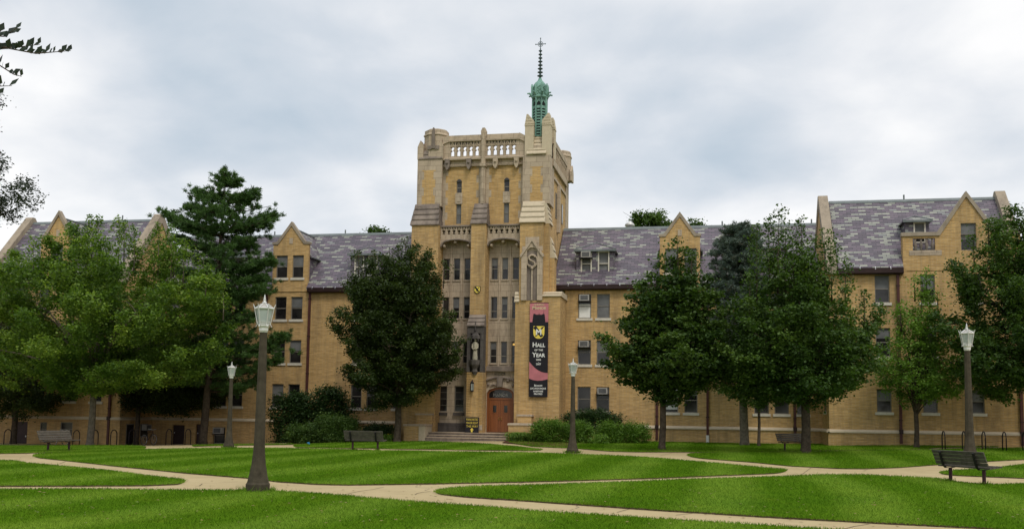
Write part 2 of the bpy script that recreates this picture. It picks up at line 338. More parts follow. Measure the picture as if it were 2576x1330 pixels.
# ================================================================ THE BUILDING
HALL=thing('brick_hall',(-15,0,0),'long tan brick hall with slate roofs and a square tower','building')
def swapx(X):       # local (s along -> y, t outward depth -> x)
    return lambda s,t,z:(X-t,s,z)
def wall(mb,x0,x1,z0,z1,Y,holes=(),dep=.17):
    """front skin at Y with real openings and reveals"""
    hs=[(max(a,x0),min(b,x1),max(c,z0),min(d,z1)) for a,b,c,d in holes if b>x0 and a<x1 and d>z0 and c<z1]
    xs=sorted({x0,x1,*[h[0] for h in hs],*[h[1] for h in hs]});zs=sorted({z0,z1,*[h[2] for h in hs],*[h[3] for h in hs]})
    for i in range(len(xs)-1):
        for j in range(len(zs)-1):
            cx,cz=(xs[i]+xs[i+1])/2,(zs[j]+zs[j+1])/2
            if any(a<cx<b and c<cz<d for a,b,c,d in hs): continue
            mb.poly([(xs[i],Y,zs[j]),(xs[i+1],Y,zs[j]),(xs[i+1],Y,zs[j+1]),(xs[i],Y,zs[j+1])])
    for a,b,c,d in hs:
        mb.poly([(a,Y,c),(a,Y,d),(a,Y+dep,d),(a,Y+dep,c)]);mb.poly([(b,Y,c),(b,Y+dep,c),(b,Y+dep,d),(b,Y,d)])
        mb.poly([(a,Y,d),(b,Y,d),(b,Y+dep,d),(a,Y+dep,d)]);mb.poly([(a,Y,c),(a,Y+dep,c),(b,Y+dep,c),(b,Y,c)])
WC=[0]
def window(x0,x1,z0,z1,Y,blind=.4,sill=True,parent=None,m=None,rail=.5,bars=False,framemat='frame',fw=.055,out=0.,light=False,dep=.13,name='window'):
    p=parent or HALL;f=MB(m);y0,y1=Y+dep-.05-out,Y+dep+.02
    e=.002
    f.box(x0+e,x0+fw,y0,y1,z0+e,z1-e);f.box(x1-fw,x1-e,y0,y1,z0+e,z1-e);f.box(x0+fw,x1-fw,y0,y1,z1-fw,z1-e);f.box(x0+fw,x1-fw,y0,y1,z0+e,z0+fw)
    if rail: zr=z0+(z1-z0)*rail;f.box(x0+fw,x1-fw,y0+.012,y1,zr-.025,zr+.025)
    if bars:
        for k in range(1,bars): zr=z0+(z1-z0)*k/bars;f.box(x0+fw,x1-fw,y0+.014,y1,zr-.012,zr+.012)
    w=f.build(name,M[framemat],p)
    g=MB(m);g.box(x0+fw-.01,x1-fw+.01,Y+dep-.005,Y+dep+.03,z0+fw-.01,z1-fw+.01);g.build('pane',M['glass'],w)
    if blind:
        b=MB(m);b.box(x0+fw,x1-fw,Y+dep-.012,Y+dep-.0052,z1-fw-(z1-z0-2*fw)*blind,z1-fw-.002);b.build('blind',M['blind_light' if light else 'blind'],w)
    if sill:
        s=MB(m);s.box(x0-.1,x1+.1,Y-.07,Y+dep-.055,z0-.16,z0+.001);s.build('sill',M['sill'],w)
    WC[0]+=1;return w
def gable_coping(pts,t,y0,y1,mb):
    k=len(pts);mb.prism(list(pts)+[(x,z+t) for x,z in reversed(pts)],y0,y1)
ZE,ZR,ZG=10.2,14.75,9.85
W3=(8.0,9.6);W2=(4.95,6.56);W1=(1.9,3.5)
LX,RX=-39.2,6.75           # inner corners of the end pavilions at their front
PL0,PR1=-50.2,17.6
# ---- wing walls
lcols=[(-38.3,-37.45),(-37.0,-36.15),(-34.4,-33.57),(-33.2,-32.35),(-30.13,-29.27),(-28.93,-28.07),(-24.32,-23.55),(-23.2,-22.43),(-21.3,-20.5)]
rcols=[(-8.66,-7.8),(-7.42,-6.57),(-2.98,-2.14),(-1.75,-.92),(2.60,3.50),(3.85,4.72),(5.2,5.92)]
bl=lambda:random.choice([0,0,.3,.45,.5,.5,.35])
def wingwall(name,x0,x1,zb,cols,extra=()):
    hs=[(a,b,*r) for a,b in cols for r in (W1,W2,W3)]+list(extra)
    mb=MB();wall(mb,x0,x1,zb,9.95,0.,hs)
    mb.box(x0,x1,8.2,8.5,zb,9.95)        # rear wall of the same range
    return mb.build(name,M['brick'],HALL,fix=False)
base_door=[(-37.57,-36.62,-.93,.53),(-35.76,-34.87,-.93,.62)];base_win=[(-34.4,-33.5,-.72,.44)]
wingwall('wall',LX-.4,-19.2,-1.3,lcols,base_door+base_win)
wingwall('wall',-9.55,RX+.05,-.4,rcols)
for a,b in lcols:
    for r in (W1,W2,W3): window(a,b,*r,0.,bl())
ACU=[]
for i,(a,b) in enumerate(rcols):
    for j,r in enumerate((W1,W2,W3)):
        sp={(0,2):(.0,True),(1,2):(1.,False),(0,1):(.45,False),(1,1):(.55,False),(0,0):(.0,False),(1,0):(.35,False),(2,0):(.9,True),(3,0):(.3,False)}.get((i,j),(bl(),False))
        w_=window(a,b,*r,0.,sp[0],light=sp[1],bars=False)
        if (i,j)==(0,2):
            q=MB();q.box(a+.056,b-.056,.118,.1245,r[0]+.06,r[0]+.95);q.build('blind',M['white'],w_)
ACU=[(rcols[0],W3,'air conditioner in the top floor window just right of the tower'),(rcols[0],W2,'air conditioner in the middle floor window above the lamp post right of the tower'),(rcols[1],W1,'air conditioner in the ground floor window behind the dark clipped hedge'),(rcols[5],W1,'air conditioner low in a ground floor window behind the half hidden bench')]
for z0,z1,x0,x1,m_ in ((-.93,.53,*base_door[0][:2],'frame'),(-.93,.62,*base_door[1][:2],'void')):
    d=MB();d.box(x0,x1,.09,.13,z0,z1-.002);o=d.build('basement_door',M['gutter'],HALL)
    d=MB();d.box(x0+.08,x0+.12,.05,.0895,-.05,.02);d.build('handle',M['strap'],o)
window(*base_win[0],0.,.0)
# plinth and belt
for x0,x1,zb in ((LX-.38,-19.36,-1.28),(-9.46,RX-.12,-.38)):
    hs=[(a-.0,b+.0,c,d) for a,b,c,d in base_door+base_win]
    mb=MB();wall(mb,x0,x1,zb,.86,-.07,hs,.069);mb.build('plinth',M['brick'],HALL,fix=False)
    mb=MB();mb.prismx([(-.001,.86),(-.15,.86),(-.15,.93),(-.05,1.05),(-.001,1.06)],x0,x1);mb.build('belt_course',M['stone_clean'],HALL)
# ---- roofs
def roof(segs,y0,yr,ze,zr,yb,t=.13):
    mb=MB();x0,x1=segs[0][0],segs[-1][1]
    for a,b,back in segs:
        q=ze+(zr-ze)*back/(yr-y0);mb.prismx([(y0+back,q),(yr,zr),(yb,ze),(yb,ze-t),(yr,zr-t*1.3),(y0+back,q-t)],a,b)
    o=mb.build('roof',M['slate'],HALL)
    c=MB();c.prismx([(yr-.16,zr-.12),(yr,zr+.06),(yr+.16,zr-.12),(yr+.16,zr-.16),(yr,zr-.01),(yr-.16,zr-.16)],x0,x1);c.build('ridge_cap',M['flash'],o)
    return o
RL=roof([(LX-.4,-30.4,0),(-30.4,-27.7,.26),(-27.7,-18.9,0)],-.3,4.2,ZE,ZR,8.7);RR=roof([(-10.3,-3.34,0),(-3.34,-.72,.26),(-.72,RX+.3,0)],-.3,4.2,ZE,ZR,8.7)
PX=dict(l=(PL0+.5,LX-.55),r=(RX+.55,PR1-.5))
RPL=roof([(PX['l'][0],-45.94,0),(-45.94,-43.33,.5),(-43.33,PX['l'][1],0)],-4.3,0,10.5,15.33,4.6);RPR=roof([(PX['r'][0],10.94,0),(10.94,PX['r'][1],.5)],-4.3,0,10.5,15.33,4.6)
for x,ro in ((at(689,588,4.2)[0],RL),(at(867,583,4.2)[0],RL),(at(1817,575,4.2)[0],RR),(at(2042,560,4.2)[0],RR)):
    t=MB();t.lathe([(.05,14.6),(.05,15.1)],x,4.35,8);t.build('vent_pipe',M['flash'],ro)
t=MB();t.lathe([(.05,15.1),(.05,15.7)],at(2275,500,0)[0],.15,8);t.build('vent_pipe',M['flash'],RPR)
t=MB();t.lathe([(.05,15.1),(.05,15.75)],at(305,555,0)[0],.15,8);t.build('vent_pipe',M['flash'],RPL)
t=MB();t.lathe([(.22,14.3),(.22,15.0),(.36,15.05),(.3,15.2),(.05,15.35)],at(1584,570,5)[0],5,12);t.build('roof_ventilator',M['silver'],RR,True)
def gutter(x0,x1,Y,zt,zb):
    g=MB();g.prismx([(Y-.42,zt-.02),(Y-.40,zb+.06),(Y-.30,zb),(Y-.02,zb),(Y-.02,zt-.15),(Y-.3,zt-.15),(Y-.36,zt-.02)],x0,x1);o=g.build('gutter',M['gutter'],HALL)
    k=int((x1-x0)/.85)
    for i in range(k):
        x=x0+.35+i*.85;s=MB();s.prismx([(Y-.43,zt-.10),(Y-.445,zt-.10),(Y-.34,zt+.05),(Y-.32,zt+.05)],x,x+.035);s.build('gutter_strap',M['strap'],o)
GS=[(LX+.2,-30.4),(-27.6,-19.36),(-10.5,-3.35),(-.7,RX-.1)]
for a,b in GS: gutter(a,b,0.,ZE,ZG)
gutter(PL0+.3,-45.95,-4.,10.48,10.1);gutter(-43.3,LX-.6,-4.,10.48,10.1);gutter(RX+.55,10.93,-4.,10.48,10.1)
def downpipe(x,Y,z0,z1,white=False):
    d=MB();d.box(x-.075,x+.075,Y-.16,Y-.03,z0+.1,z1);o=d.build('downspout',M['pipe'],HALL)
    for z in np.arange(1.6,z1,2.6):
        c=MB();c.box(x-.1,x+.1,Y-.175,Y-.028,z,z+.06);c.build('pipe_bracket',M['gutter'],o)
    if white:
        c=MB();c.lathe([(.1,z0),(.1,z0+.45)],x,Y-.15,10);c.build('drain_boot',M['white'],o)
    else:
        c=MB();c.box(x-.11,x+.11,Y-.21,Y-.02,.85,1.1);c.build('pipe_bracket',M['gutter'],o)
downpipe(-27.5,-.0,-.9,9.9);downpipe(-30.75,0,-.9,9.9);downpipe(at(1652.7,1050)[0],0,0.05,9.9);downpipe(at(1780,1050)[0],0,.05,9.9,True);downpipe(5.08,0,.1,9.9)
downpipe(at(2260,800,-4)[0],-4.,.2,10.2);downpipe(at(276,1050,-4)[0],-4.,-.95,10.2);downpipe(17.1,-4.,.2,10.2)
# ---- wall dormers of the wings
def wall_dormer(xa,xb,cols,kind):
    xc=(xa+xb)/2;zs=13.33;top=14.62
    hs=[(a,b,10.93,12.53) for a,b in cols]
    mb=MB();wall(mb,xa,xb,9.955,zs,-.05,hs,.15)
    mb.prism([(xa,zs),(xb,zs),(xb-.35,zs+.02),(xc,top),(xa+.35,zs+.02)],-.05,.1)
    mb.box(xa,xa+.12,-.045,.2,9.955,zs);mb.box(xb-.12,xb,-.045,.2,9.955,zs)
    dn_=mb.build('gable_front',M['brick'],HALL,fix=False)
    c=MB();k=[(xa-.07,zs-.02),(xa+.36,zs-.02),(xc,top),(xb-.36,zs-.02),(xb+.07,zs-.02)]
    c.prism([(xa-.07,zs-.02),(xa+.36,zs-.02),(xc,top),(xb-.36,zs-.02),(xb+.07,zs-.02),(xb+.07,zs+.14),(xb-.26,zs+.17),(xc,top+.32),(xa+.26,zs+.17),(xa-.07,zs+.14)],-.11,.26);c.build('coping',M['coping'],dn_)
    p=MB();p.box(xc-.13,xc+.13,-.08,-.04,13.35,13.75);p.build('date_stone',M['stone'],dn_)
    r=MB();r.prism([(xa+.03,10.1),(xb-.03,10.1),(xb-.03,12.45),(xb+.12,12.35),(xb+.12,12.45),(xc,14.5),(xa-.12,12.45),(xa-.12,12.35),(xa+.03,12.45)],.22,4.3);r.build('dormer_roof',M['slate'],dn_)
    f=MB();f.box(xc-.07,xc+.07,.27,4.2,14.46,14.55);f.build('flashing',M['flash'],dn_);f=MB();f.tube([(xb+.13,.27,12.42),(xb+.13,2.1,12.42)],.05,5);f.build('flashing',M['flash'],dn_)
    for a,b in cols: window(a,b,10.93,12.53,-.05,.5,parent=None)
wall_dormer(-30.38,-27.72,[(-30.12,-29.27),(-28.9,-28.07)],0)
wall_dormer(-3.32,-.74,[(-2.98,-2.14),(-1.75,-.95)],0)
# ---- small roof dormers
def roof_dormer(x0,x1,zb,zt,Y,cols,yback,parentroof,apex=.62,acs=None):
    xc=(x0+x1)/2;b=MB();hs=[(a,b_,zb+.1,zt-.05) for a,b_ in cols]
    wall(b,x0,x1,zb-.3,zt,Y,hs,.15);b.box(x0,x0+.06,Y+.002,yback,zb-.3,zt);b.box(x1-.06,x1,Y+.002,yback,zb-.3,zt);b.box(x0,x1,Y+.2,Y+.26,zb-.3,zt)
    o=b.build('roof_dormer',M['slate'],HALL,fix=False)
    r=MB();e=.16;n_=r.V((x0-e,Y-.25,zt+.02),(x1+e,Y-.25,zt+.02),(xc,Y+.75,zt+apex),(xc,yback+.6,zt+apex),(x0-e,yback,zt+.02),(x1+e,yback,zt+.02),(x0-e,Y-.25,zt-.06),(x1+e,Y-.25,zt-.06),(x0-e,yback,zt-.06),(x1+e,yback,zt-.06))
    for q in ((0,1,2),(0,2,3,4),(1,5,3,2),(0,6,7,1),(0,4,8,6),(1,7,9,5),(6,8,9,7),(4,3,5,9,8)): r.F(*[n_+i for i in q])
    r.build('dormer_roof',M['slate'],o)
    f=MB();f.tube([(x0-e,Y-.25,zt+.03),(xc,Y+.75,zt+apex+.01),(x1+e,Y-.25,zt+.03)],.045,5);f.tube([(xc,Y+.75,zt+apex),(xc,yback+.6,zt+apex)],.045,5)
    f.box(x0-e,x1+e,Y-.27,Y-.252,zt-.1,zt+.02);f.build('hip_flashing',M['flash'],o)
    for a,b_ in cols: 
        window(a,b_,zb+.1,zt-.05,Y,.85,sill=False,framemat='sill',fw=.085,out=.1,parent=None,light=False)
    return o
rdx=[at(u,660,.7)[0] for u in (1450,1544,1461,1489,1504,1533)]
roof_dormer(rdx[0],rdx[1],10.78,12.62,.7,[(rdx[2],rdx[3]),(rdx[4],rdx[5])],2.4,RR)
ldx=[at(u,660,.7)[0] for u in (882,958,892,916,926,950)]
roof_dormer(ldx[0],ldx[1],10.78,12.62,.7,[(ldx[2],ldx[3]),(ldx[4],ldx[5])],2.4,RL)
roof_dormer(2.1,4.7,10.78,12.62,.7,[(2.4,3.22),(3.55,4.4)],2.4,RR)
roof_dormer(-35.2,-32.6,10.78,12.62,.7,[(-34.9,-34.1),(-33.7,-32.9)],2.4,RL)
# ---- end pavilions
P3=(8.45,10.08);P2=(5.3,6.97);P1=(2.08,3.42)
def pavilion(x0,x1,zb,cols,gw):
    hs=[(a,b,*r) for a,b in cols for r in (P1,P2,P3)]
    mb=MB();wall(mb,x0,x1,zb,10.3,-4.,hs)
    inner,outer=(x1,x0) if x1<-30 else (x0,x1)
    for x in (x0,x1): 
        mb.prismx([(-3.995,zb),(-3.995,10.4),(-.0,15.1),(4.,10.4),(4.,zb)],x+(.002 if x==x0 else -.402),x+(.402 if x==x0 else -.002))
    mb.box(x0,x1,4.,4.3,zb,10.3)
    o=mb.build('wall',M['brick'],HALL,fix=False)
    for x in (x0,x1):
        a,b=(x-.06,x+.52) if x==x0 else (x-.52,x+.06)
        c=MB();c.prismx([(-4.42,10.15),(-4.42,10.75),(-.14,15.72),(.14,15.72),(4.4,10.75),(4.4,10.15),(4.0,10.15),(3.7,10.75),(0,15.1),(-3.7,10.75),(-4.0,10.15)],a,b);c.build('coping',M['coping'],HALL)
    for a,b in cols:
        for r in (P1,P2,P3): window(a,b,*r,-4.,bl())
    return o
rpc=[tuple(at(u,1000,-4)[0] for u in q) for q in ((2205.5,2243),(2322,2359),(2440,2477))]+[(15.6,16.4)]
pavilion(RX-.05,PR1,-.4,rpc[:3],0)
lpc=[(-43.5,-42.65),(-41.5,-40.65),(-45.9,-45.05),(-48.0,-47.15)]
pavilion(PL0,LX,-1.4,lpc,0)
for x0,x1,zb,extra in ((PL0,LX,-1.3,1),(RX-.05,PR1,-.3,0)):
    hs=[(-47.03,-46.14,-1.29,.64),(-45.16,-44.64,-.3,.63),(-43.6,-42.68,-.28,.66)] if extra else []
    mb=MB();wall(mb,x0-.06,x1+.06,zb,.86,-4.07,hs,.069);mb.box(x0-.06,x0-.001,-4.068,-.001,zb,.86);mb.box(x1+.001,x1+.06,-4.068,-.001,zb,.86)
    mb.build('plinth',M['brick'],HALL,fix=False)
    mb=MB();mb.prismx([(-4.001,.86),(-4.15,.86),(-4.15,.93),(-4.05,1.05),(-4.001,1.06)],x0-.1,x1+.1)
    for xe,sg in ((x0,-1),(x1,1)): mb.prism([(xe+sg*.001,.86),(xe+sg*.15,.86),(xe+sg*.15,.93),(xe+sg*.05,1.05),(xe+sg*.001,1.06)],-4.15,-.05)
    mb.build('belt_course',M['stone_clean'],HALL)
    if extra:
        for a,b,c,d in hs[1:]:
            window(a,b,c,d,-4.072,0,False,dep=.06)
        d=MB();d.box(-47.03,-46.14,-4.01,-3.995,-1.29,.64);o=d.build('basement_door',M['gutter'],HALL);d=MB();d.box(-46.3,-46.24,-4.04,-4.0102,-.4,-.3);d.build('handle',M['strap'],o)
# window on the return wall, ground floor, right pavilion and its sill
for (y0,y1,r) in ((-2.6,-1.9,P1),(-2.6,-1.9,P2),(-2.6,-1.9,P3)):
    f=MB();f.box(RX-.1,RX-.053,y0,y1,r[0],r[1]);o=f.build('window',M['frame'],HALL)
    f=MB();f.box(RX-.108,RX-.1002,y0+.06,y1-.06,r[0]+.06,r[1]-.06);f.build('pane',M['glass'],o)
    f=MB();f.box(RX-.14,RX-.052,y0-.1,y1+.1,r[0]-.16,r[0]);f.build('sill',M['sill'],o)
for (y0,y1,z0,z1) in ((-3.3,-2.4,-1.2,.6),(-1.6,-.7,-.3,.6),(-3.0,-2.2,1.9,3.4),(-1.4,-.6,1.9,3.4),(-3.0,-2.2,5.3,6.9),(-1.4,-.6,5.3,6.9)):
    f=MB();f.box(LX+.062,LX+.09,y0,y1,z0,z1);o=f.build('window',M['frame'],HALL)
    f=MB();f.box(LX+.0902,LX+.098,y0+.06,y1-.06,z0+.06,z1-.06);f.build('pane',M['glass'],o)
# right pavilion: gabled bay with balcony
gx0,gx1=10.96,17.35;ga,gb,gt=12.97,16.0,14.62
mb=MB();gw=(14.15,15.0,11.45,13.05)
for z0,z1,hs in ((10.305,12.36,[gw,(11.52,12.75,11.5,12.2)]),):
    wall(mb,gx0,gx1,z0,z1,-4.03,hs,.2)
# gable triangle in strips round the window head
def gz(x): 
    xc=(ga+gb)/2;return 12.36+(gt-12.36)*(1-abs(x-xc)/((gb-ga)/2))
xs=[ga,gw[0],(ga+gb)/2,gw[1],gb]
for a,b in zip(xs[:-1],xs[1:]):
    lo=13.05 if gw[0]<=a and b<=gw[1] else 12.36
    mb.poly([(a,-4.03,lo),(b,-4.03,lo),(b,-4.03,max(gz(b),lo)),(a,-4.03,max(gz(a),lo))] if not(a==ga or b==gb) else ([(a,-4.03,lo),(b,-4.03,lo),(b,-4.03,gz(b))] if a==ga else [(a,-4.03,lo),(b,-4.03,lo),(a,-4.03,gz(a))]))
for a,b in ((gw[0],gw[0]+.01),(gw[1]-.01,gw[1])): mb.box(a,b,-4.028,-3.86,12.36,13.05)
mb.box(gx0,gx0+.2,-4.028,-3.5,9.95,12.36);mb.box(gx0+.2,11.5,-3.84,-3.82,10.3,12.3)
GB=mb.build('gable_front',M['brick'],HALL,fix=False)
window(*gw,-4.03,.6,False)
c=MB();t=.2
c.prism([(gx0-.08,12.34),(ga+.03,12.34),((ga+gb)/2,gt-.02),(gb-.03,12.34),(gx1,12.34),(gx1,12.55),(gb+.1,12.55),((ga+gb)/2,gt+.3),(ga-.1,12.55),(gx0-.08,12.55)],-4.12,-3.75);c.build('coping',M['coping'],GB)
c=MB();c.prism([(gx0+.35,11.2),(13.1,11.2),(13.1,11.5),(gx0+.35,11.5)],-4.05,-3.8);c.build('balcony_curb',M['stone'],GB)
for k in range(4):
    b=MB();x=11.68+k*.31;b.lathe([(.07,11.505),(.05,11.6),(.1,11.75),(.1,11.85),(.045,12.0),(.07,12.19)],x,-3.93,8);b.build('baluster',M['stone_old'],GB,True)
b=MB();b.box(gx0+.2,13.0,-3.8,-3.3,10.6,11.45);b.build('balcony_floor',M['stone'],GB)
r=MB();xc=(ga+gb)/2;r.prism([(ga+.1,11),(gb-.1,11),(gb-.1,12.3),(xc,gt-.1),(ga+.1,12.3)],-3.74,-.6);r.build('dormer_roof',M['slate'],GB)
r=MB();r.box(gb-.05,gx1,-3.74,-2.4,10.5,12.3);r.build('dormer_roof',M['slate'],GB)
dx=[at(u,580,-3.0)[0] for u in (2277,2337,2298,2329)]
roof_dormer(dx[0],dx[1],12.0,13.42,-3.0,[(dx[2],dx[3])],-1.2,RPR,.42)
# left pavilion: wall dormer
ga,gb=-45.92,-43.35;gc=(ga+gb)/2;gw=(-45.1,-44.2,11.3,12.95)
mb=MB();wall(mb,ga,gb,10.305,13.4,-4.04,[gw],.17);mb.prism([(ga,13.4),(gb,13.4),(gb-.3,13.42),(gc,15.0),(ga+.3,13.42)],-4.04,-3.9)
mb.box(ga,ga+.12,-4.038,-3.8,9.95,13.4);mb.box(gb-.12,gb,-4.038,-3.8,9.95,13.4)
GL=mb.build('gable_front',M['brick'],HALL,fix=False)
c=MB();c.prism([(ga-.07,13.38),(ga+.32,13.38),(gc,14.98),(gb-.32,13.38),(gb+.07,13.38),(gb+.07,13.56),(gb-.2,13.6),(gc,15.32),(ga+.2,13.6),(ga-.07,13.56)],-4.12,-3.75);c.build('coping',M['coping'],GL)
p=MB();p.box(gc-.13,gc+.13,-4.07,-4.03,13.5,13.95);p.build('date_stone',M['stone'],GL)
window(*gw,-4.04,.65,False)
r=MB();r.prism([(ga+.03,10.4),(gb-.03,10.4),(gb-.03,12.75),(gb+.12,12.65),(gb+.12,12.75),(gc,14.85),(ga-.12,12.75),(ga-.12,12.65),(ga+.03,12.75)],-3.74,-.3);r.build('dormer_roof',M['slate'],GL)
f=MB();f.box(gc-.07,gc+.07,-3.7,-.4,14.81,14.9);f.build('flashing',M['flash'],GL)
# ================================================================ TOWER
TW=HALL
def courses(z0,z1,y0,y1,n,yb,nose=.05):
    """sloped weathering in (y,z): from y0 (front, low) to y1 (back, high)"""
    out=[]
    for i in range(n):
        za,zb_=z0+(z1-z0)*i/n,z0+(z1-z0)*(i+1)/n;ya,yc=y0+(y1-y0)*i/n,y0+(y1-y0)*(i+1)/n
        out.append([(yb,za+.002),(ya-nose,za+.002),(ya-nose,za+.07),(yc,zb_),(yb,zb_)])
    return out
def weathering(name,x0,x1,z0,z1,y0,y1,n,yb,mat,tx=0.):
    mb=MB()
    for i,p in enumerate(courses(z0,z1,y0,y1,n,yb)): mb.prismx(p,x0+tx*i/n,x1-tx*i/n)
    return mb.build(name,mat,TW)
def brick_panel(x0,x1,z0,z1,Y,m=None,tooth=.14,step=.55,proud=.004,left=True,right=True):
    mb=MB(m);z=z0;i=0
    while z<z1-.01:
        zt=min(z+step,z1);a=x0+(tooth if (i%2 and left) else 0);b=x1-(tooth if (i%2 and right) else 0)
        mb.box(a,b,Y-proud,Y+.02,z,zt-.0);z=zt;i+=1
    return mb.build('brick_panel',M['brick'],TW)
# core of the tower
TX0,TX1,TYB=-19.15,-10.36,6.3
mb=MB();mb.box(TX0,TX1,-1.1,TYB,-.3,18.2);mb.build('tower_core',M['brick'],TW)
# upper front wall with lancets
lan=[(-16.67,-16.31),(-13.43,-13.07)]
mb=MB();hs=[]
for a,b in lan: hs+=[(a,b,14.15,15.5),(a,b,16.25,17.03)]
wall(mb,-17.6,-12.08,13.9,18.05,-1.7,hs,.2);mb.build('tower_wall',M['brick'],TW,fix=False)
for a,b in lan:
    window(a,b,14.15,15.5,-1.7,1.,False,fw=.04,dep=.15,name='lancet_window')
    window(a,b,16.25,17.03,-1.7,0,False,fw=.04,dep=.15,rail=.45,name='lancet_window')
    p=MB();p.box(a-.06,b+.06,-1.73,-1.69,15.5,16.25);p.box(a+.06,b-.06,-1.76,-1.731,15.66,16.1);p.build('carved_panel',M['stone'],TW)
    xc=(a+b)/2;r_=(b-a)/2;h=MB();pts=[(a,17.03)]+[(xc-r_*math.cos(PI*i/10),17.03+r_*math.sin(PI*i/10)) for i in range(11)]
    h.prism([(xc+r_*.98*math.cos(PI*i/12),17.0+r_*.98*math.sin(PI*i/12)) for i in range(13)],-1.704,-1.69);h.build('lancet_head',M['glass'],TW)
    v=MB()
    for k in range(9):
        an=PI*(k+.5)/9;v.box(-.03,.03,-1.716,-1.702,0,.01) if 0 else None
        c0,s0=math.cos(an),math.sin(an);q=.05
        v.poly([(xc+c0*(r_+.02)-s0*q*.5,-1.712,17.03+s0*(r_+.02)+c0*q*.5),(xc+c0*(r_+.02)+s0*q*.5,-1.712,17.03+s0*(r_+.02)-c0*q*.5),(xc+c0*(r_+.34)+s0*q*1.1,-1.712,17.03+s0*(r_+.34)-c0*q*1.1),(xc+c0*(r_+.34)-s0*q*1.1,-1.712,17.03+s0*(r_+.34)+c0*q*1.1)])
    v.build('brick_fan',M['brick'],TW)
# stone strips with irregular edge beside piers
def quoins(x0,x1,z0,z1,Y,side):
    mb=MB();z=z0;i=0
    while z<z1-.01:
        zt=min(z+.5,z1);d=.16 if i%2 else 0
        if side>0: mb.box(x0,x1+d,Y-.006,Y+.02,z,zt)
        elif side<0: mb.box(x0-d,x1,Y-.006,Y+.02,z,zt)
        else: mb.box(x0-d,x1+d,Y-.006,Y+.02,z,zt)
        z=zt;i+=1
    mb.build('quoin',M['stone'],TW)
quoins(-17.6,-17.42,13.95,18.0,-1.7,1);quoins(-12.3,-12.09,13.95,18.0,-1.7,-1);quoins(-15.15,-14.45,15.4,18.0,-1.7,0)
# central pilaster and finial
mb=MB();mb.prism([(-14.95,15.2),(-14.65,15.2),(-14.65,18.0),(-14.67,19.95),(-14.64,19.95),(-14.62,20.3),(-14.72,20.52),(-14.88,20.52),(-14.98,20.3),(-14.96,19.95),(-14.93,19.95),(-14.95,18.0)],-2.06,-1.72)
mb.box(-14.86,-14.74,-2.14,-2.061,15.4,20.2);mb.box(-15.0,-14.6,-2.2,-1.75,17.9,18.1);mb.build('pilaster',M['stone'],TW)
# cornice
mb=MB();mb.prismx([(-1.69,18.0),(-1.85,18.0),(-1.88,18.12),(-1.78,18.2),(-1.78,18.35),(-2.05,18.42),(-2.05,18.52),(-1.9,18.6),(-1.69,18.6)],-17.62,-12.05);mb.build('cornice',M['stone'],TW)
for u_,x in enumerate((-17.25,-15.78,-13.97,-12.55)):
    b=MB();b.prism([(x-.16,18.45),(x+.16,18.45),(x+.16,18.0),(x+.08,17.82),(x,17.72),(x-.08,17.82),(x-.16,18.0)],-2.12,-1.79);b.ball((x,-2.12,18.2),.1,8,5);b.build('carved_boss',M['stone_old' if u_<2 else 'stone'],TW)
# pierced parapets
def openwork(x0,x1,n,z0,z1,Y,th,m=None,through=True,ow=.25,name='pierced_parapet',sf=.10,nf=.42):
    """row of n keyhole lights between x0,x1"""
    mb=MB(m);cw=(x1-x0)/n;H=z1-z0;y1=Y+th;zsill=z0+H*sf;zn=z0+H*nf;rc=ow*.48;zc=zn+.07+rc
    mb.box(x0,x1,Y,y1,z0,zsill)
    for i in range(n):
        xl,xr=x0+i*cw,x0+(i+1)*cw;xc=(xl+xr)/2;h=ow/2;nk=h*.42
        pts=[(xl,zsill),(xc-h,zsill),(xc-h,zn),(xc-nk,zn+.02),(xc-nk,zc-rc*.9)]
        a0=math.asin(min(1,nk/rc))
        pts+=[(xc-rc*math.sin(a0+(2*PI-2*a0)*k/12),zc-rc*math.cos(a0+(2*PI-2*a0)*k/12)) for k in range(13)]
        pts+=[(xc+nk,zc-rc*.9),(xc+nk,zn+.02),(xc+h,zn),(xc+h,zsill),(xr,zsill),(xr,z1),(xl,z1)]
        mb.prism(pts,Y,y1)
        if not through: mb.box(xc-h*1.0,xc+h*1.0,Y+th*.5,Y+th*.5+.01,zsill,zc+rc)
    o=mb.build(name,M['stone'],TW)
    t=MB(m)
    for i in range(n):
        xl,xr=x0+i*cw,x0+(i+1)*cw;xc=(xl+xr)/2
        t.box(xl-.03,xl+.03,Y-.05,Y-.001,z0,z1)
        za=z1-H*.30
        t.tube([(xl+.02,Y-.02,za),(xl+cw*.2,Y-.02,za+.02),(xc-cw*.12,Y-.02,za+H*.12),(xc,Y-.02,z1-.02)],.028,5);t.tube([(xr-.02,Y-.02,za),(xr-cw*.2,Y-.02,za+.02),(xc+cw*.12,Y-.02,za+H*.12),(xc,Y-.02,z1-.02)],.028,5)
    t.box(x1-.03,x1+.03,Y-.05,Y-.001,z0,z1);t.build('tracery',M['stone'],o)
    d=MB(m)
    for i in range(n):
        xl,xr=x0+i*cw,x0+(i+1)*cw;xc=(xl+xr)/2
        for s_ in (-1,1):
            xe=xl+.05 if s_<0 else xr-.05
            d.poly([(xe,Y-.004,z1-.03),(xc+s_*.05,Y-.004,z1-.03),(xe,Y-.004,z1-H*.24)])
    d.build('tracery_recess_shade',M['stone_black'],o)  # flat dark triangles, recess shade painted onto the stone
    return o
openwork(-17.17,-15.08,5,18.6,19.68,-1.85,.22);openwork(-14.68,-12.58,5,18.6,19.68,-1.85,.22)
for xa,xb in ((-17.6,-17.2),(-15.05,-14.96),(-14.70,-14.66),(-12.55,-12.05)):
    mb=MB();mb.box(xa,xb,-1.88,-1.6,18.6,19.68);mb.build('parapet_pier',M['stone'],TW)
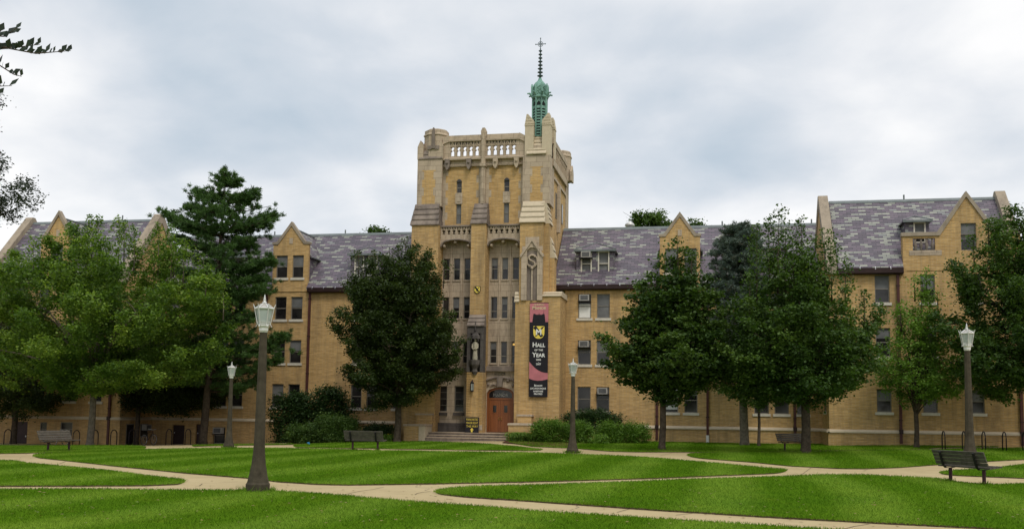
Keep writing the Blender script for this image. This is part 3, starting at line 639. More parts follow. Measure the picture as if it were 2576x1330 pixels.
def coping(pts):
    mb=MB()
    for (z0,z1,o_) in ((19.68,19.8,.10),(19.8,19.98,.02),(19.98,20.12,-.05)):
        mb.box(-17.2,-14.97,-1.9-o_,-1.5,z0,z1);mb.box(-14.63,-12.4,-1.9-o_,-1.5,z0,z1)
        mb.prismx([(-1.9-o_,z0),(-1.5,z0),(-1.5,z1),(-1.9-o_,z1)],-17.55,-17.2) if 0 else None
    mb.prism([(-17.62,19.5),(-17.2,19.68),(-17.2,20.12),(-17.62,19.92)],-1.98,-1.5);mb.prism([(-12.4,19.68),(-12.03,19.5),(-12.03,19.92),(-12.4,20.12)],-1.98,-1.5)
    mb.build('parapet_coping',M['stone'],TW)
coping(0)
# parapets on the other three sides
mS=lambda s,t,z:(TX1-.05-t*-1.,s,z)
mside=lambda s,t,z:(-10.32-t,s,z)
for y0,y1 in ((-1.0,1.3),(1.6,4.9)):
    openwork(y0,y1,5 if y1<2 else 7,18.5,19.5,-.02,.22,mside)
mb=MB();mb.box(-10.62,-10.2,-1.2,5.2,18.0,18.45);mb.box(-10.66,-10.22,-1.2,5.2,19.5,19.9);mb.box(-10.6,-10.28,1.3,1.6,18.45,19.5);mb.build('parapet_coping',M['stone'],TW)
mback=lambda s,t,z:(s,TYB-.1-t,z)
openwork(-18.2,-11.3,14,18.5,19.5,0.,.22,mback)
mb=MB();mb.box(-18.2,-11.3,TYB-.4,TYB,19.5,19.85);mb.box(-19.15,-18.95,-1.2,5.2,18.2,19.85);mb.build('parapet_coping',M['stone'],TW)
# balconies over the window bays (blind openwork) and the segmental heads below
BAYS=[(-17.58,-15.38),(-14.39,-12.12)]
for a,b in BAYS:
    openwork(a+.06,b-.06,6,13.1,13.86,-2.2,.3,None,True,.19,'balcony_front',.36,.40)
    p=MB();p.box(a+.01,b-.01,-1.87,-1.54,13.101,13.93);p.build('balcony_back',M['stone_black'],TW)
    p=MB();p.box(a-.0,b+.0,-2.32,-1.7,13.861,13.96);p.build('balcony_coping',M['stone_old'],TW)
    xc=(a+b)/2;rr=2.0;zs=12.55;pts=[(a,13.1),(b,13.1),(b,zs)]
    for k in range(13):
        x=b-.04-(b-a-.08)*k/12;dx_=(x-xc)/((b-a-.08)/2);pts.append((x,zs+.45*math.sqrt(max(0,1-dx_*dx_))**.8))
    pts.append((a,zs));p=MB();p.prism(pts,-2.24,-1.53);p.build('arch_head',M['stone'],TW)
    l=MB();l.tube([(b-.04-(b-a-.08)*k/16,-2.26,zs+.02+.45*math.sqrt(max(0,1-((8-k)/8.)**2))**.8) for k in range(17)],.055,6);l.build('arch_moulding',M['stone_old'],TW)
    for k,x in enumerate((a+.25,xc-.1,b-.3)):
        h=MB();zq=zs+(.3 if k==1 else .05);h.ball((x,-2.1,zq+.02),.11,8,6);h.tube([(x,-1.7,zq-.05),(x,-2.05,zq)],.07,6);h.build('carved_head',M['stone'],TW)
# recessed bay walls
wr_=[(10.43,11.88),(7.87,9.3),(4.94,6.36)]
def baywall(a,b,cols,z0,doorbay):
    hs=[(p,q,*r) for p,q in cols for r in wr_]
    if not doorbay: hs+=[(-17.72+.02,-17.08,1.75,3.43),(-16.59,-15.94,1.75,3.43)]
    mb=MB();wall(mb,a-.15,b+.02,z0,13.0,-1.5,hs,.15)
    mb.build('window_bay_wall',M['stone'],TW,fix=False)
    rb=MB()
    for i in range(len(cols)-1):
        x=(cols[i][1]+cols[i+1][0])/2;rb.box(x-.045,x+.045,-1.58,-1.499,4.7,12.75)
    rb.build('mullion',M['stone'],TW)
    for p,q in cols:
        for r in wr_:
            o=window(p,q,*r,-1.5,random.choice([0,0,0,.35,.5]),False,fw=.045,dep=.12,rail=.33 if r[0]<9 else .5)
            s_=MB();s_.box(p-.04,q+.04,-1.56,-1.44,r[0]-.09,r[0]);s_.build('sill',M['stone'],o)
            if r[0]==4.94 and p>-13: 
                s_=MB();s_.box(p+.06,q-.06,-1.402,-1.385,r[1]-.25,r[1]-.12);s_.build('lamp_glow',M['glow'],o)
n=N('lit_ceiling_lamp');n.col((.8,.5,.15));n.b.inputs['Emission Color'].default_value=(1,.6,.15,1);n.b.inputs['Emission Strength'].default_value=.5;M['glow']=n.m
baywall(-14.39,-12.12,[(-14.24,-13.8),(-13.52,-13.11),(-12.81,-12.39)],4.6,True)
baywall(-17.58,-15.38,[(-17.52,-17.08),(-16.81,-16.37),(-16.08,-15.67)],.4,False)
for a,b in ((-17.70,-17.08),(-16.59,-15.94)):
    o=window(a,b,1.75,3.43,-1.5,0,False,dep=.12,bars=4,rail=0)
    s_=MB();s_.box(a-.04,b+.04,-1.68,-1.502,1.50,1.70);s_.build('sill',M['stone_black'],o)
mb=MB();mb.box(-17.6,-15.3,-1.9,-1.505,.46,1.02);mb.build('planter_plinth',M['stone_black'],TW)
mb=MB();mb.box(-17.6,-15.3,-1.65,-1.505,4.35,4.6);mb.build('string_course',M['stone_old'],TW)
# piers
YL=-2.7
mb=MB();mb.box(-19.4,-17.57,YL,-1.05,-.3,13.93);mb.box(-20.15,-19.4,YL,-1.0,-.3,9.15);mb.build('corner_pier',M['brick'],TW)
mb=MB();mb.box(-15.36,-14.39,YL,-1.46,-.3,13.93);mb.build('middle_pier',M['brick'],TW)
mb=MB();mb.box(-12.12,-10.6,YL,-1.05,-.3,13.93);mb.box(-10.6,-9.45,YL,.02,-.3,9.15);mb.box(-12.36,-12.12,YL,-1.46,-.3,8.85);mb.build('corner_pier',M['brick'],TW)
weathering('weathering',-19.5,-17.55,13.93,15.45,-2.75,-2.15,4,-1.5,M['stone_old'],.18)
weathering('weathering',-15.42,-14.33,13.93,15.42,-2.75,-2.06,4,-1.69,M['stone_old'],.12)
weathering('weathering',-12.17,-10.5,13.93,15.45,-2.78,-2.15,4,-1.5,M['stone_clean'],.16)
# side buttress of the right pier with its stepped weatherings
mb=MB();mb.box(-10.6,-10.28,-2.3,-1.1,9.1,13.93);mb.box(-10.6,-9.98,-1.9,-1.05,9.1,11.75);mb.build('side_buttress',M['brick'],TW)
def sidew(x0,x1,z0,z1,ya,yb,n,mat):
    mb=MB()
    for i in range(n):
        za,zb_=z0+(z1-z0)*i/n,z0+(z1-z0)*(i+1)/n;xa,xb=x0+(x1-x0)*i/n,x0+(x1-x0)*(i+1)/n;s=1 if x0>x1 else -1
        mb.prism([(x1-s*.3,za+.002),(xa+s*.05,za+.002),(xa+s*.05,za+.07),(xb,zb_),(x1-s*.3,zb_)],ya,yb)
    mb.build('weathering',mat,TW)
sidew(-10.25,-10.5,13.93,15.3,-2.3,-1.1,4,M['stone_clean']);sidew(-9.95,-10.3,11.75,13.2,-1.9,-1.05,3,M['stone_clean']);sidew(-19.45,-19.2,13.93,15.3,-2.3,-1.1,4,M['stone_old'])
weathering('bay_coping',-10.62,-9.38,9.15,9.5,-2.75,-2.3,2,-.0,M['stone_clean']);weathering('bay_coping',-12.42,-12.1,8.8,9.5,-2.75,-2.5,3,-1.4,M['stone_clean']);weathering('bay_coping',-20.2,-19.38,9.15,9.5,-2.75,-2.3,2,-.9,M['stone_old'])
# upper corner piers
for x0,x1,mt in ((-19.28,-17.58,'stone'),(-12.11,-10.3,'stone')):
    mb=MB();mb.box(x0,x1,-2.12,-.4,15.3,18.5);mb.build('upper_pier',M[mt],TW)
    w_=x1-x0;brick_panel(x0+w_*.2 if x0<-15 else x0+w_*.28,x0+w_*.74,15.48,17.75,-2.12)
    # rear corners
    mb=MB();mb.box(x0,x1,5.1,6.5,14.5,18.5);mb.build('upper_pier',M[mt],TW)
# left turret top
def turret(cx,cy,r,z0,z1,mat,name='turret'):
    mb=MB();k=8;mb.lathe([(r,z0),(r,z1-.5),(r*1.07,z1-.45),(r*1.07,z1-.38),(r*.98,z1-.3),(r*.98,z1-.08)],cx,cy,8,PI/8)
    mb.lathe([(r*.98,z1-.085),(r*.8,z1),(r*.3,z1+.08)],cx,cy,8,PI/8)
    return mb.build(name,mat,TW)
weathering('weathering',-19.2,-17.6,18.5,19.15,-2.14,-1.95,2,-.6,M['stone_old'],.1)
T1=turret(-18.2,-1.35,.84,18.5,20.62,M['stone'])
mb=MB();mb.prism([(-18.33,19.2),(-18.07,19.2),(-18.1,20.3),(-18.16,20.62),(-18.24,20.62),(-18.3,20.3)],-2.25,-2.0);mb.box(-18.6,-18.32,-2.22,-1.9,19.15,19.4);mb.box(-18.08,-17.8,-2.22,-1.9,19.15,19.4);mb.build('fin',M['stone_old'],T1)
for x,y in ((-19.1,-1.9),(-17.72,-1.9)):
    mb=MB();mb.prism([(x-.2,18.5),(x+.2,18.5),(x+.2,19.35),(x,19.8),(x-.2,19.35)],y-.25,y+.35);mb.build('gablet',M['stone'],T1)
T2=turret(-10.75,5.7,.75,18.5,20.75,M['stone']);T3=turret(-18.6,5.7,.75,18.5,20.6,M['stone'])
for tt,xx in ((T2,-10.75),):
    mb=MB();mb.prismx([(5.2,18.5),(6.2,18.5),(6.2,19.2),(5.7,19.7),(5.2,19.2)],-10.05,-9.9);mb.build('gablet',M['stone'],tt)
# right turret with pinnacles, slope and copper spire
cx,cy=-11.18,-1.25
mb=MB();mb.box(-11.98,-10.38,-2.05,-.45,18.5,19.2);RTT=mb.build('turret',M['stone'],TW)
for i,p in enumerate(courses(18.57,19.98,-2.2,-1.55,5,-1.1)):
    mb=MB();mb.prismx(p,-11.86+.09*i,-10.56-.065*i);mb.build('weathering',M['stone_clean'],RTT)
for (xa,xb,ya,yb) in ((-12.0,-11.42,-2.1,-1.5),(-10.86,-10.28,-2.1,-1.5),(-10.86,-10.2,-1.0,-.4),(-12.0,-11.42,-1.0,-.4)):
    mb=MB();mb.box(xa,xb,ya,yb,18.5,20.55);xm=(xa+xb)/2
    mb.prism([(xa-.03,20.55),(xb+.03,20.55),(xb-.05,20.9),(xm+.12 if xm<cx else xm+.1,21.3),(xm-.12,21.3),(xa+.05,20.9)],ya-.02,yb+.02) if 0 else None
    if xm<cx: pts=[(xa-.03,20.5),(xb+.0,20.5),(xb-.0,20.85),(xa+.2,21.28),(xa+.1,21.28)]
    else: pts=[(xa,20.5),(xb+.03,20.5),(xb-.1,21.3),(xb-.2,21.3),(xa,20.85)]
    mb.prism(pts,ya-.03,yb+.03)
    for k in range(3):
        zc=20.62+k*.2
        if xm<cx: mb.box(xa+.02+.07*k,xb+.02-.12*k,ya-.05,ya-.031,zc,zc+.04)
        else: mb.box(xa-.02+.12*k,xb+.0-.05*k,ya-.05,ya-.031,zc,zc+.04)
    mb.build('pinnacle',M['stone_clean'],RTT)
SP=MB();SP.lathe([(.47,19.9),(.47,22.55)],cx,cy,8,PI/8);SPO=SP.build('spire',M['copper'],TW)
r=.47
for j in range(8):
    a=PI/8+j*PI/4;t=MB();t.tube([(cx+math.cos(a)*(r+.02),cy+math.sin(a)*(r+.02),19.9),(cx+math.cos(a)*(r+.02),cy+math.sin(a)*(r+.02),22.6)],.05,6);t.build('rib',M['copper'],SPO)
lv=MB();dv=MB()
for j in range(8):
    a=j*PI/4;ap=r*math.cos(PI/8);hw=r*math.sin(PI/8)-.06
    if math.sin(a)>.8: continue
    c_,s_=math.cos(a),math.sin(a)
    P=lambda d,w,z:(cx+c_*(ap+d)-s_*w,cy+s_*(ap+d)+c_*w,z)
    z=20.0
    while z<21.9:
        dv.poly([P(.006,-hw,z),P(.006,hw,z),P(.006,hw,z+.09),P(.006,-hw,z+.09)])
        lv.poly([P(.01,-hw,z+.1),P(.01,hw,z+.1),P(.05,hw,z+.09),P(.05,-hw,z+.09)]);z+=.19
    dv.poly([P(.006,-hw,22.0),P(.006,hw,22.0),P(.006,hw,22.15),P(.006,0,22.32),P(.006,-hw,22.15)]);
    for w_ in (-.09,0,.09): dv.poly([P(.006,w_-.02,22.36),P(.006,w_+.02,22.36),P(.006,w_+.02,22.52),P(.006,w_-.02,22.52)])
dv.build('louver_gap',M['void'],SPO);lv.build('louver',M['copper'],SPO)
cr=MB();cr.lathe([(.5,22.5),(.58,22.58),(.58,22.66),(.50,22.72),(.50,22.95),(.50,23.3),(.42,23.5),(.26,23.68),(.15,23.8),(.10,23.95)],cx,cy,8,PI/8);CR=cr.build('crown',M['copper'],SPO)
for j in range(8):
    a=PI/8+j*PI/4;t=MB();x,y=cx+math.cos(a)*.54,cy+math.sin(a)*.54;t.lathe([(.075,22.75),(.075,23.35),(.04,23.5)],x,y,6)
    t.tube([(cx+math.cos(a)*.55,cy+math.sin(a)*.55,22.72),(cx+math.cos(a)*.7,cy+math.sin(a)*.7,22.86),(cx+math.cos(a)*.86,cy+math.sin(a)*.86,22.84)],[.09,.07,.05],5);t.build('gargoyle',M['copper'],SPO)
    b=j*PI/4;t=MB();ap=.5*math.cos(PI/8)+.02
    q=[(cx+math.cos(b)*ap-math.sin(b)*w_,cy+math.sin(b)*ap+math.cos(b)*w_,z_) for w_,z_ in ((-.12,22.95),(.1,23.08),(-.1,23.2),(.1,23.33))]
    t.tube(q,.022,4);t.tube([(cx+math.cos(b)*ap-math.sin(b)*w_,cy+math.sin(b)*ap+math.cos(b)*w_,z_) for w_,z_ in ((-.17,22.7),(-.06,22.82),(0,23.0),(.06,22.82),(.17,22.7))],.03,4);t.build('zigzag_tracery',M['copper'],SPO)
st=[(.10,23.9),(.07,24.0)];z=24.05
for k in range(8):
    rr=.2-.011*k;st+=[(.085-.004*k,z),(rr,z+.05),(rr,z+.08),(.07-.004*k,z+.14),(.065-.004*k,z+.25)];z+=.245
st+=[(.03,z+.02)];s=MB();s.lathe(st,cx,cy,8,PI/8);s.build('beaded_finial',M['copper_dark'],SPO)
zt=z;zc=26.3;s=MB();s.tube([(cx,cy,zt-.05),(cx,cy,26.72)],.025,6)
for rad in (.17,.09): s.tube([(cx+rad*math.cos(2*PI*k/16),cy,zc+rad*math.sin(2*PI*k/16)) for k in range(17)],.02,5)
s.tube([(cx-.32,cy,zc),(cx+.32,cy,zc)],.022,5)
for dx_,dz_ in ((-.32,0),(.32,0),(0,.4)): s.ball((cx+dx_,cy,zc+dz_),.045,6,4)
s.build('cross',M['copper_dark'],SPO)
# tower side windows (right face) above the wing roof
for (y0,y1,z0,z1) in ((.6,1.15,14.9,16.6),(3.3,3.8,15.0,16.4)):
    f=MB();f.box(TX1+.001,TX1+.05,y0,y1,z0,z1);o=f.build('window',M['frame'],TW);g=MB();g.box(TX1+.0505,TX1+.058,y0+.06,y1-.06,z0+.06,z1-.06);g.build('pane',M['glass'],o)
mb=MB();mb.box(TX1+.001,TX1+.09,-.4,5.1,17.3,17.5);mb.box(TX1+.001,TX1+.2,1.3,1.7,14.0,17.3);mb.build('side_pilaster',M['stone'],TW)
# S tracery gable on the right pier
Ys=YL-.16
mb=MB();pts=[(-11.98,8.9),(-11.62,8.9),(-11.62,12.0)]
for k in range(9): a=PI-PI*k/8;pts.append((-11.28+.34*math.cos(a),12.0+.30*math.sin(a)))
pts+=[(-10.94,8.9),(-10.6,8.9),(-10.6,11.75),(-11.29,12.75),(-11.98,11.75)]
mb.prism(pts,Ys,YL+.02);SG=mb.build('blind_arch_gable',M['stone'],TW)
mb=MB();mb.prism([(-12.06,11.68),(-11.97,11.68),(-11.29,12.7),(-10.61,11.68),(-10.52,11.68),(-10.52,11.8),(-11.29,12.92),(-12.06,11.8)],Ys-.09,YL+.01);mb.build('hood',M['stone'],SG)
t=MB();ccx,ccz,rr=-11.28,11.42,.33;yy=Ys+.05
t.tube([(ccx+rr*math.cos(2*PI*k/24),yy,ccz+rr*1.25*math.sin(2*PI*k/24)) for k in range(25)],.045,6)
sp_=[];
for k in range(13): a=R(20+k*17);sp_.append((ccx+.19*math.cos(a),yy-.03,ccz+.2+.17*math.sin(a)))
for k in range(13): a=R(44-k*17);sp_.append((ccx+.0+.19*math.cos(a+R(0)),yy-.03,ccz-.19+.17*math.sin(a)))
t.tube(sp_,.05,6);t.ball((ccx,yy-.03,10.95),.1,8,5);t.box(ccx-.045,ccx+.045,yy-.03,YL+.01,8.9,10.95);t.build('scroll_tracery',M['stone'],SG)
b=MB();b.box(-11.62,-10.94,YL-.012,YL-.001,8.9,12.3);b.build('arch_back',M['stone_old'],SG)
q=MB();q.box(-11.75,-10.85,YL-.02,YL-.001,12.1,13.0);q.box(-11.95,-11.75,YL-.02,YL-.001,12.1,12.4);q.box(-10.85,-10.62,YL-.02,YL-.001,12.1,12.4);q.build('quoin',M['stone'],SG)
# lower middle pier with statue niche
mb=MB();mb.box(-15.32,-14.26,-3.35,-2.72,-.2,4.28);mb.build('statue_pier',M['brick'],TW)
mb=MB()
for k in range(22):
    z=.9+k*.155
    for xs_ in ((-15.32,-15.0),(-14.55,-14.26)): mb.box(xs_[0],xs_[1],-3.385,-3.352,z,z+.08)
mb.build('rusticated_brick',M['brick'],TW)
mb=MB();mb.box(-15.33,-14.25,-3.40,-3.34,.62,.92);mb.build('stone_band',M['stone'],TW)
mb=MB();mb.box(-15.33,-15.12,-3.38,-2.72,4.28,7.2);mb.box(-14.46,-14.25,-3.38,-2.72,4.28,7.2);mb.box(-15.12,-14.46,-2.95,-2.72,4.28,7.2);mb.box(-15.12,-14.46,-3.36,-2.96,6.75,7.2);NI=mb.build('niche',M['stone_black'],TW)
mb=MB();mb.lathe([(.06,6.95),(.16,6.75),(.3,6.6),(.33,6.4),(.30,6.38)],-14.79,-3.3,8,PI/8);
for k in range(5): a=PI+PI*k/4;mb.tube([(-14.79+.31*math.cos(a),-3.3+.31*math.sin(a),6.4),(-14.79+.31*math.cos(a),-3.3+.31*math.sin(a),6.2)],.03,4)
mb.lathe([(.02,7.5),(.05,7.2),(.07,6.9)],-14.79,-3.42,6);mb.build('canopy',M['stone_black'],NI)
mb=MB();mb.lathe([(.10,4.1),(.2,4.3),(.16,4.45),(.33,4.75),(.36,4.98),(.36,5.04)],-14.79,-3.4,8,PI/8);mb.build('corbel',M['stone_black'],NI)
weathering('weathering',-15.36,-14.24,7.2,8.0,-3.42,-2.75,3,-2.71,M['stone_old'],.04)
# doorway
mb=MB();hs=[(-14.36,-12.57,.45,3.42)]
wall(mb,-14.69,-12.33,.4,4.4,-1.75,hs,.3)
mb.build('door_surround',M['stone'],TW,fix=False)
mb=MB();mb.box(-14.72,-12.36,-2.0,-1.76,4.4,4.48);mb.box(-14.72,-12.36,-1.92,-1.76,4.48,4.72);mb.build('string_course',M['stone_old'],TW)
def archz(x,x0,x1,zs,rise): 
    t_=(x-(x0+x1)/2)/((x1-x0)/2);return zs+rise*math.sqrt(max(0,1-t_*t_))
# segmental stone head filling above the timber
pts=[(-14.36,3.5),(-12.57,3.5)]+[(-12.57-(1.79)*k/12,archz(-12.57-1.79*k/12,-14.36,-12.57,3.0,.36)) for k in range(13)]
mb=MB();mb.prism([(x,min(z,3.418)) for x,z in pts],-1.748,-1.5);mb.build('door_arch',M['stone'],TW)
mb=MB();mb.tube([(-14.6,-1.8,2.6),(-14.6,-1.8,3.5)]+[(-14.6+2.2*k/12,-1.85,archz(-14.6+2.2*k/12,-14.65,-12.35,3.5,.5)) for k in range(1,12)]+[(-12.4,-1.8,3.5),(-12.4,-1.8,2.6)],.075,6)
mb.prism([(-13.68,4.05),(-13.26,4.05),(-13.32,3.4),(-13.62,3.4)],-1.98,-1.76);mb.tube([(-14.1+.1*k,-1.82,3.45+.1*math.sin(k*.8)) for k in range(5)],.05,5);mb.ball((-12.95,-1.8,3.8),.12,8,5);mb.ball((-12.6,-1.8,3.5),.12,8,5);mb.ball((-14.25,-1.8,3.55),.1,8,5);mb.build('hood_mould',M['stone_old'],TW)
pts=[(-14.355,.46),(-14.23,.46),(-14.23,2.9)]+[(-14.23+1.53*k/12,archz(-14.23+1.53*k/12,-14.23,-12.70,2.95,.27)) for k in range(13)]+[(-12.70,2.9),(-12.70,.46),(-12.575,.46),(-12.575,3.0)]+[(-12.575-1.78*k/12,archz(-12.575-1.78*k/12,-14.355,-12.575,2.99,.365)) for k in range(13)]+[(-14.355,3.0)]
mb=MB();mb.prism(pts,-1.66,-1.52);DF=mb.build('door_frame',M['door'],TW)
mb=MB();mb.box(-14.22,-12.71,-1.64,-1.54,2.56,2.68);mb.build('transom_bar',M['door'],DF)
mb=MB();mb.prism([(-14.22,2.685),(-12.71,2.685)]+[(-12.71-1.51*k/12,archz(-12.71-1.51*k/12,-14.22,-12.71,2.95,.25)) for k in range(13)],-1.60,-1.57);TR=mb.build('transom_pane',M['glass'],DF)
DOORS=[]
for i,(a,b) in enumerate(((-14.22,-13.472),(-13.462,-12.71))):
    mb=MB();mb.box(a,b,-1.61,-1.55,.47,2.555);dd=mb.build('door',M['door'],TW)
    xc=(a+b)/2+( -.02 if i else .0);g=MB();g.box(xc-.11,xc+.11,-1.618,-1.6105,1.75,2.2);g.build('pane',M['glass'],dd)
    g=MB();g.box(xc-.15,xc+.15,-1.63,-1.6102,1.68,1.745);g.build('pane_sill',M['door'],dd)
    g=MB();hx=b-.07 if i==0 else a+.07;g.tube([(hx,-1.62,1.45),(hx,-1.68,1.42),(hx,-1.68,1.25),(hx,-1.62,1.22)],.018,5);g.ball((hx,-1.64,1.3),.04,6,4);g.build('handle',M['brass'],dd)
mb=MB();mb.box(-12.55,-12.35,-1.9,-1.755,1.1,2.35);mb.box(-12.54,-12.36,-1.93,-1.901,1.95,2.3);NC=mb.build('notice_case',M['maroon'],TW)
mb=MB();mb.box(-12.51,-12.39,-1.938,-1.9305,1.98,2.25);mb.build('notice',M['white'],NC)
mb=MB();mb.box(-13.85,-13.15,-1.79,-1.751,4.17,4.31);PLQ=mb.build('name_plaque',M['stone_black'],TW)
# stairs and cheek walls
for k in range(3):
    mb=MB();mb.box(-17.62,-12.37,-4.5+.36*k,-1.46,.0+.15*k-.5*(k==0)+.001,.105+.15*k);o=mb.build('stair_step',M['stone_old'],TW);mb=MB();mb.box(-17.63,-12.36,-4.545+.36*k,-1.47,.106+.15*k,.15+.15*k);mb.build('tread',M['stone'],o)  # treads lighter than risers, the steps' light and shade put into colour
def block(x0,x1,y0,y1,z0,z1,mat='brick',cap=.12):
    mb=MB();mb.box(x0,x1,y0,y1,z0,z1-cap);o=mb.build('cheek_wall',M[mat],TW);mb=MB();mb.box(x0-.05,x1+.05,y0-.05,y1+.05,z1-cap,z1,.02,.02);mb.build('coping',M['stone'],o)
block(-19.05,-18.08,-4.5,-2.75,-.5,.93);block(-18.06,-17.65,-4.55,-3.0,-.5,.93,'stone_clean');block(-18.75,-17.65,-2.98,-2.72,-.2,1.62)
block(-12.34,-10.9,-4.5,-3.42,-.1,1.1);block(-12.0,-11.1,-3.38,-2.74,-.1,1.65)
# shield on the middle pier
def shield(xc,zc,w,h,Y,parent,t=.04):
    def sh(s,y0,y1):
        pts=[(xc-w/2*s,zc+h/2*s),(xc+w/2*s,zc+h/2*s),(xc+w/2*s,zc)]
        for k in range(1,8): a=PI/2*k/8;pts.append((xc+w/2*s*math.cos(a)**.8,zc-h/2*s*math.sin(a)))
        pts.append((xc,zc-h/2*s))
        for k in range(7,0,-1): a=PI/2*k/8;pts.append((xc-w/2*s*math.cos(a)**.8,zc-h/2*s*math.sin(a)))
        pts.append((xc-w/2*s,zc));m_=MB();m_.prism(pts,y0,y1);return m_
    o=sh(1,Y-t,Y).build('shield',M['black'],parent)
    sh(.86,Y-t-.004,Y-t-.001).build('shield_field',M['yellow'],o if parent is HALL else parent)
    c=MB()
    for s_ in (-1,1):
        q=w*.33;z=h*.34;e=w*.12
        c.poly([(xc-q*s_-e,Y-t-.007,zc+z+e*.2),(xc-q*s_+e,Y-t-.007,zc+z+e),(xc+q*s_+e,Y-t-.007,zc-z*.75),(xc+q*s_-e,Y-t-.007,zc-z*.75-e)]) if 0 else c.prism([(xc-q*s_-e,zc+z),(xc-q*s_+e,zc+z+e),(xc+q*.75*s_+e*.8,zc-z*.7),(xc+q*.75*s_-e*.8,zc-z*.7-e)],Y-t-.012-.002*s_,Y-t-.004)
    c.build('saltire',M['black'],o if parent is HALL else parent)
    return o
xs_,zs_=at(1200.5,728.5,-2.75)
SH=shield(xs_,zs_,.42,.46,YL-.02,HALL)
# ---- writing
def text(body,x,z,Y,height,maxw,mat,parent,name='lettering',small=False,ext=.003,bold=0.0,arc=0.):
    cu=bpy.data.curves.new(name,'FONT');cu.body=body;cu.align_x='CENTER';cu.align_y='CENTER';cu.size=height*1.35;cu.extrude=ext;cu.offset=bold*height;cu.resolution_u=2
    if small:
        for i,chh in enumerate(body):
            if chh.islower(): cu.body_format[i].use_small_caps=True
        cu.small_caps_scale=.78
    o=bpy.data.objects.new('tmp_text',cu);COL.objects.link(o);dg=bpy.context.evaluated_depsgraph_get();me=bpy.data.meshes.new_from_object(o.evaluated_get(dg));bpy.data.objects.remove(o)
    vs_=[v.co.copy() for v in me.vertices]
    wd=max(v.x for v in vs_)-min(v.x for v in vs_);k=min(1,maxw/wd) if maxw else 1
    o0=ORG.get(parent.name,Vector((0,0,0)))
    for v in me.vertices:
        px=v.co.x*k;v.co=Vector((x+px-o0.x,Y-v.co.z-.002-o0.y,z+v.co.y-arc*(px*px)-o0.z))
    me.name=name;me.materials.clear();me.materials.append(M[mat]);ob=bpy.data.objects.new(name,me);COL.objects.link(ob);ob.parent=parent;return ob
text('MANOR',-13.465,2.86,-1.606,.2,1.0,'grey_letter',TR,bold=.04) if False else text('MANOR',-13.465,2.86,-1.606,.2,1.0,'grey_letter',DF,bold=.04)
c=MB()
for s_ in (-1,1): c.tube([(-13.465-s_*.25,-1.604,3.12),(-13.465+s_*.2,-1.604,2.74)],.018,4)
c.build('etched_crest',M['grey_letter'],DF)
text('MORRISSEY HALL',-13.5,4.24,-1.792,.08,.62,'gold',PLQ)
# ---- banner (hangs on the wall)
bx0,bx1,bz0,bz1=-11.38,-10.18,2.75,8.72;bw=bx1-bx0;YB=-2.84
BN=thing('banner',((bx0+bx1)/2,YB,bz0),'long black and pink cloth banner with a yellow shield, hung right of the door','banner')
def cloth(x): return YB+.02*math.sin((x-bx0)*9)
def flat(pts,y0,mat,name,th=.008):
    m_=MB();m_.prism(pts,y0-th,y0);return m_.build(name,M[mat],BN)
def bz(f): return bz1-(bz1-bz0)*f
flat([(bx0,bz0),(bx1,bz0),(bx1-.0,bz1-.05),(bx1-.12,bz1),(bx0+.12,bz1),(bx0,bz1-.05)],YB+.012,'pink','cloth',.02)
# black middle field with tower silhouette above and a sweeping curve below (fractions of the banner height)
X=lambda f:bx0+bw*f
sil=[(0,.205),(.14,.205),(.17,.16),(.19,.12),(.21,.115),(.30,.118),(.32,.125),(.48,.125),(.49,.112),(.51,.112),(.52,.125),(.66,.125),(.70,.118),(.735,.118),(.745,.07),(.755,.118),(.80,.12),(.84,.205),(1,.205),(1,.745),(.85,.742),(.68,.735),(.5,.718),(.33,.695),(.15,.66),(0,.625)]
flat([(X(a),bz(b)) for a,b in sil],YB-.0085,'black','black_field')
curve=[(0,.805),(.2,.82),(.45,.828),(.7,.825),(1,.81),(1,1.0),(0,1.0)]
flat([(X(a),bz(b)) for a,b in curve],YB-.0085,'black','foot_field')
sc_x,sc_z=X(.5),bz(.315)
shield(sc_x,sc_z,bw*.70,(bz1-bz0)*.155,YB-.018,BN,.006)
for a_,f_,h_,w_,mt,sm,ar in (('MORRISSEY',.020,.10,bw*.72,'gold',False,.2),('Manor',.055,.22,bw*.74,'gold',True,0),('M',.316,.36,bw*.40,'white',False,0),('Hall',.449,.30,bw*.84,'white',True,0),('of the',.502,.15,bw*.56,'white',True,0),('Year',.556,.30,bw*.82,'white',True,0),('2006',.606,.12,bw*.34,'white',False,0),('-',.630,.10,bw*.2,'white',False,0),('2007',.653,.12,bw*.34,'white',False,0),('Bonum',.879,.13,bw*.42,'white',True,0),('jucundumque',.908,.13,bw*.84,'white',True,0),('habitare',.938,.13,bw*.54,'white',True,0),('fratres',.966,.13,bw*.5,'white',True,0)):
    text(a_,X(.5),bz(f_),YB-.075 if a_=='M' else YB-.018,h_,w_,mt,BN,small=sm,bold=.05 if a_=='M' else .03,arc=ar)
m_=MB();m_.tube([(bx0-.03,YB,bz1),(bx1+.03,YB,bz1)],.02,6);m_.build('hanging_rod',M['iron'],BN)
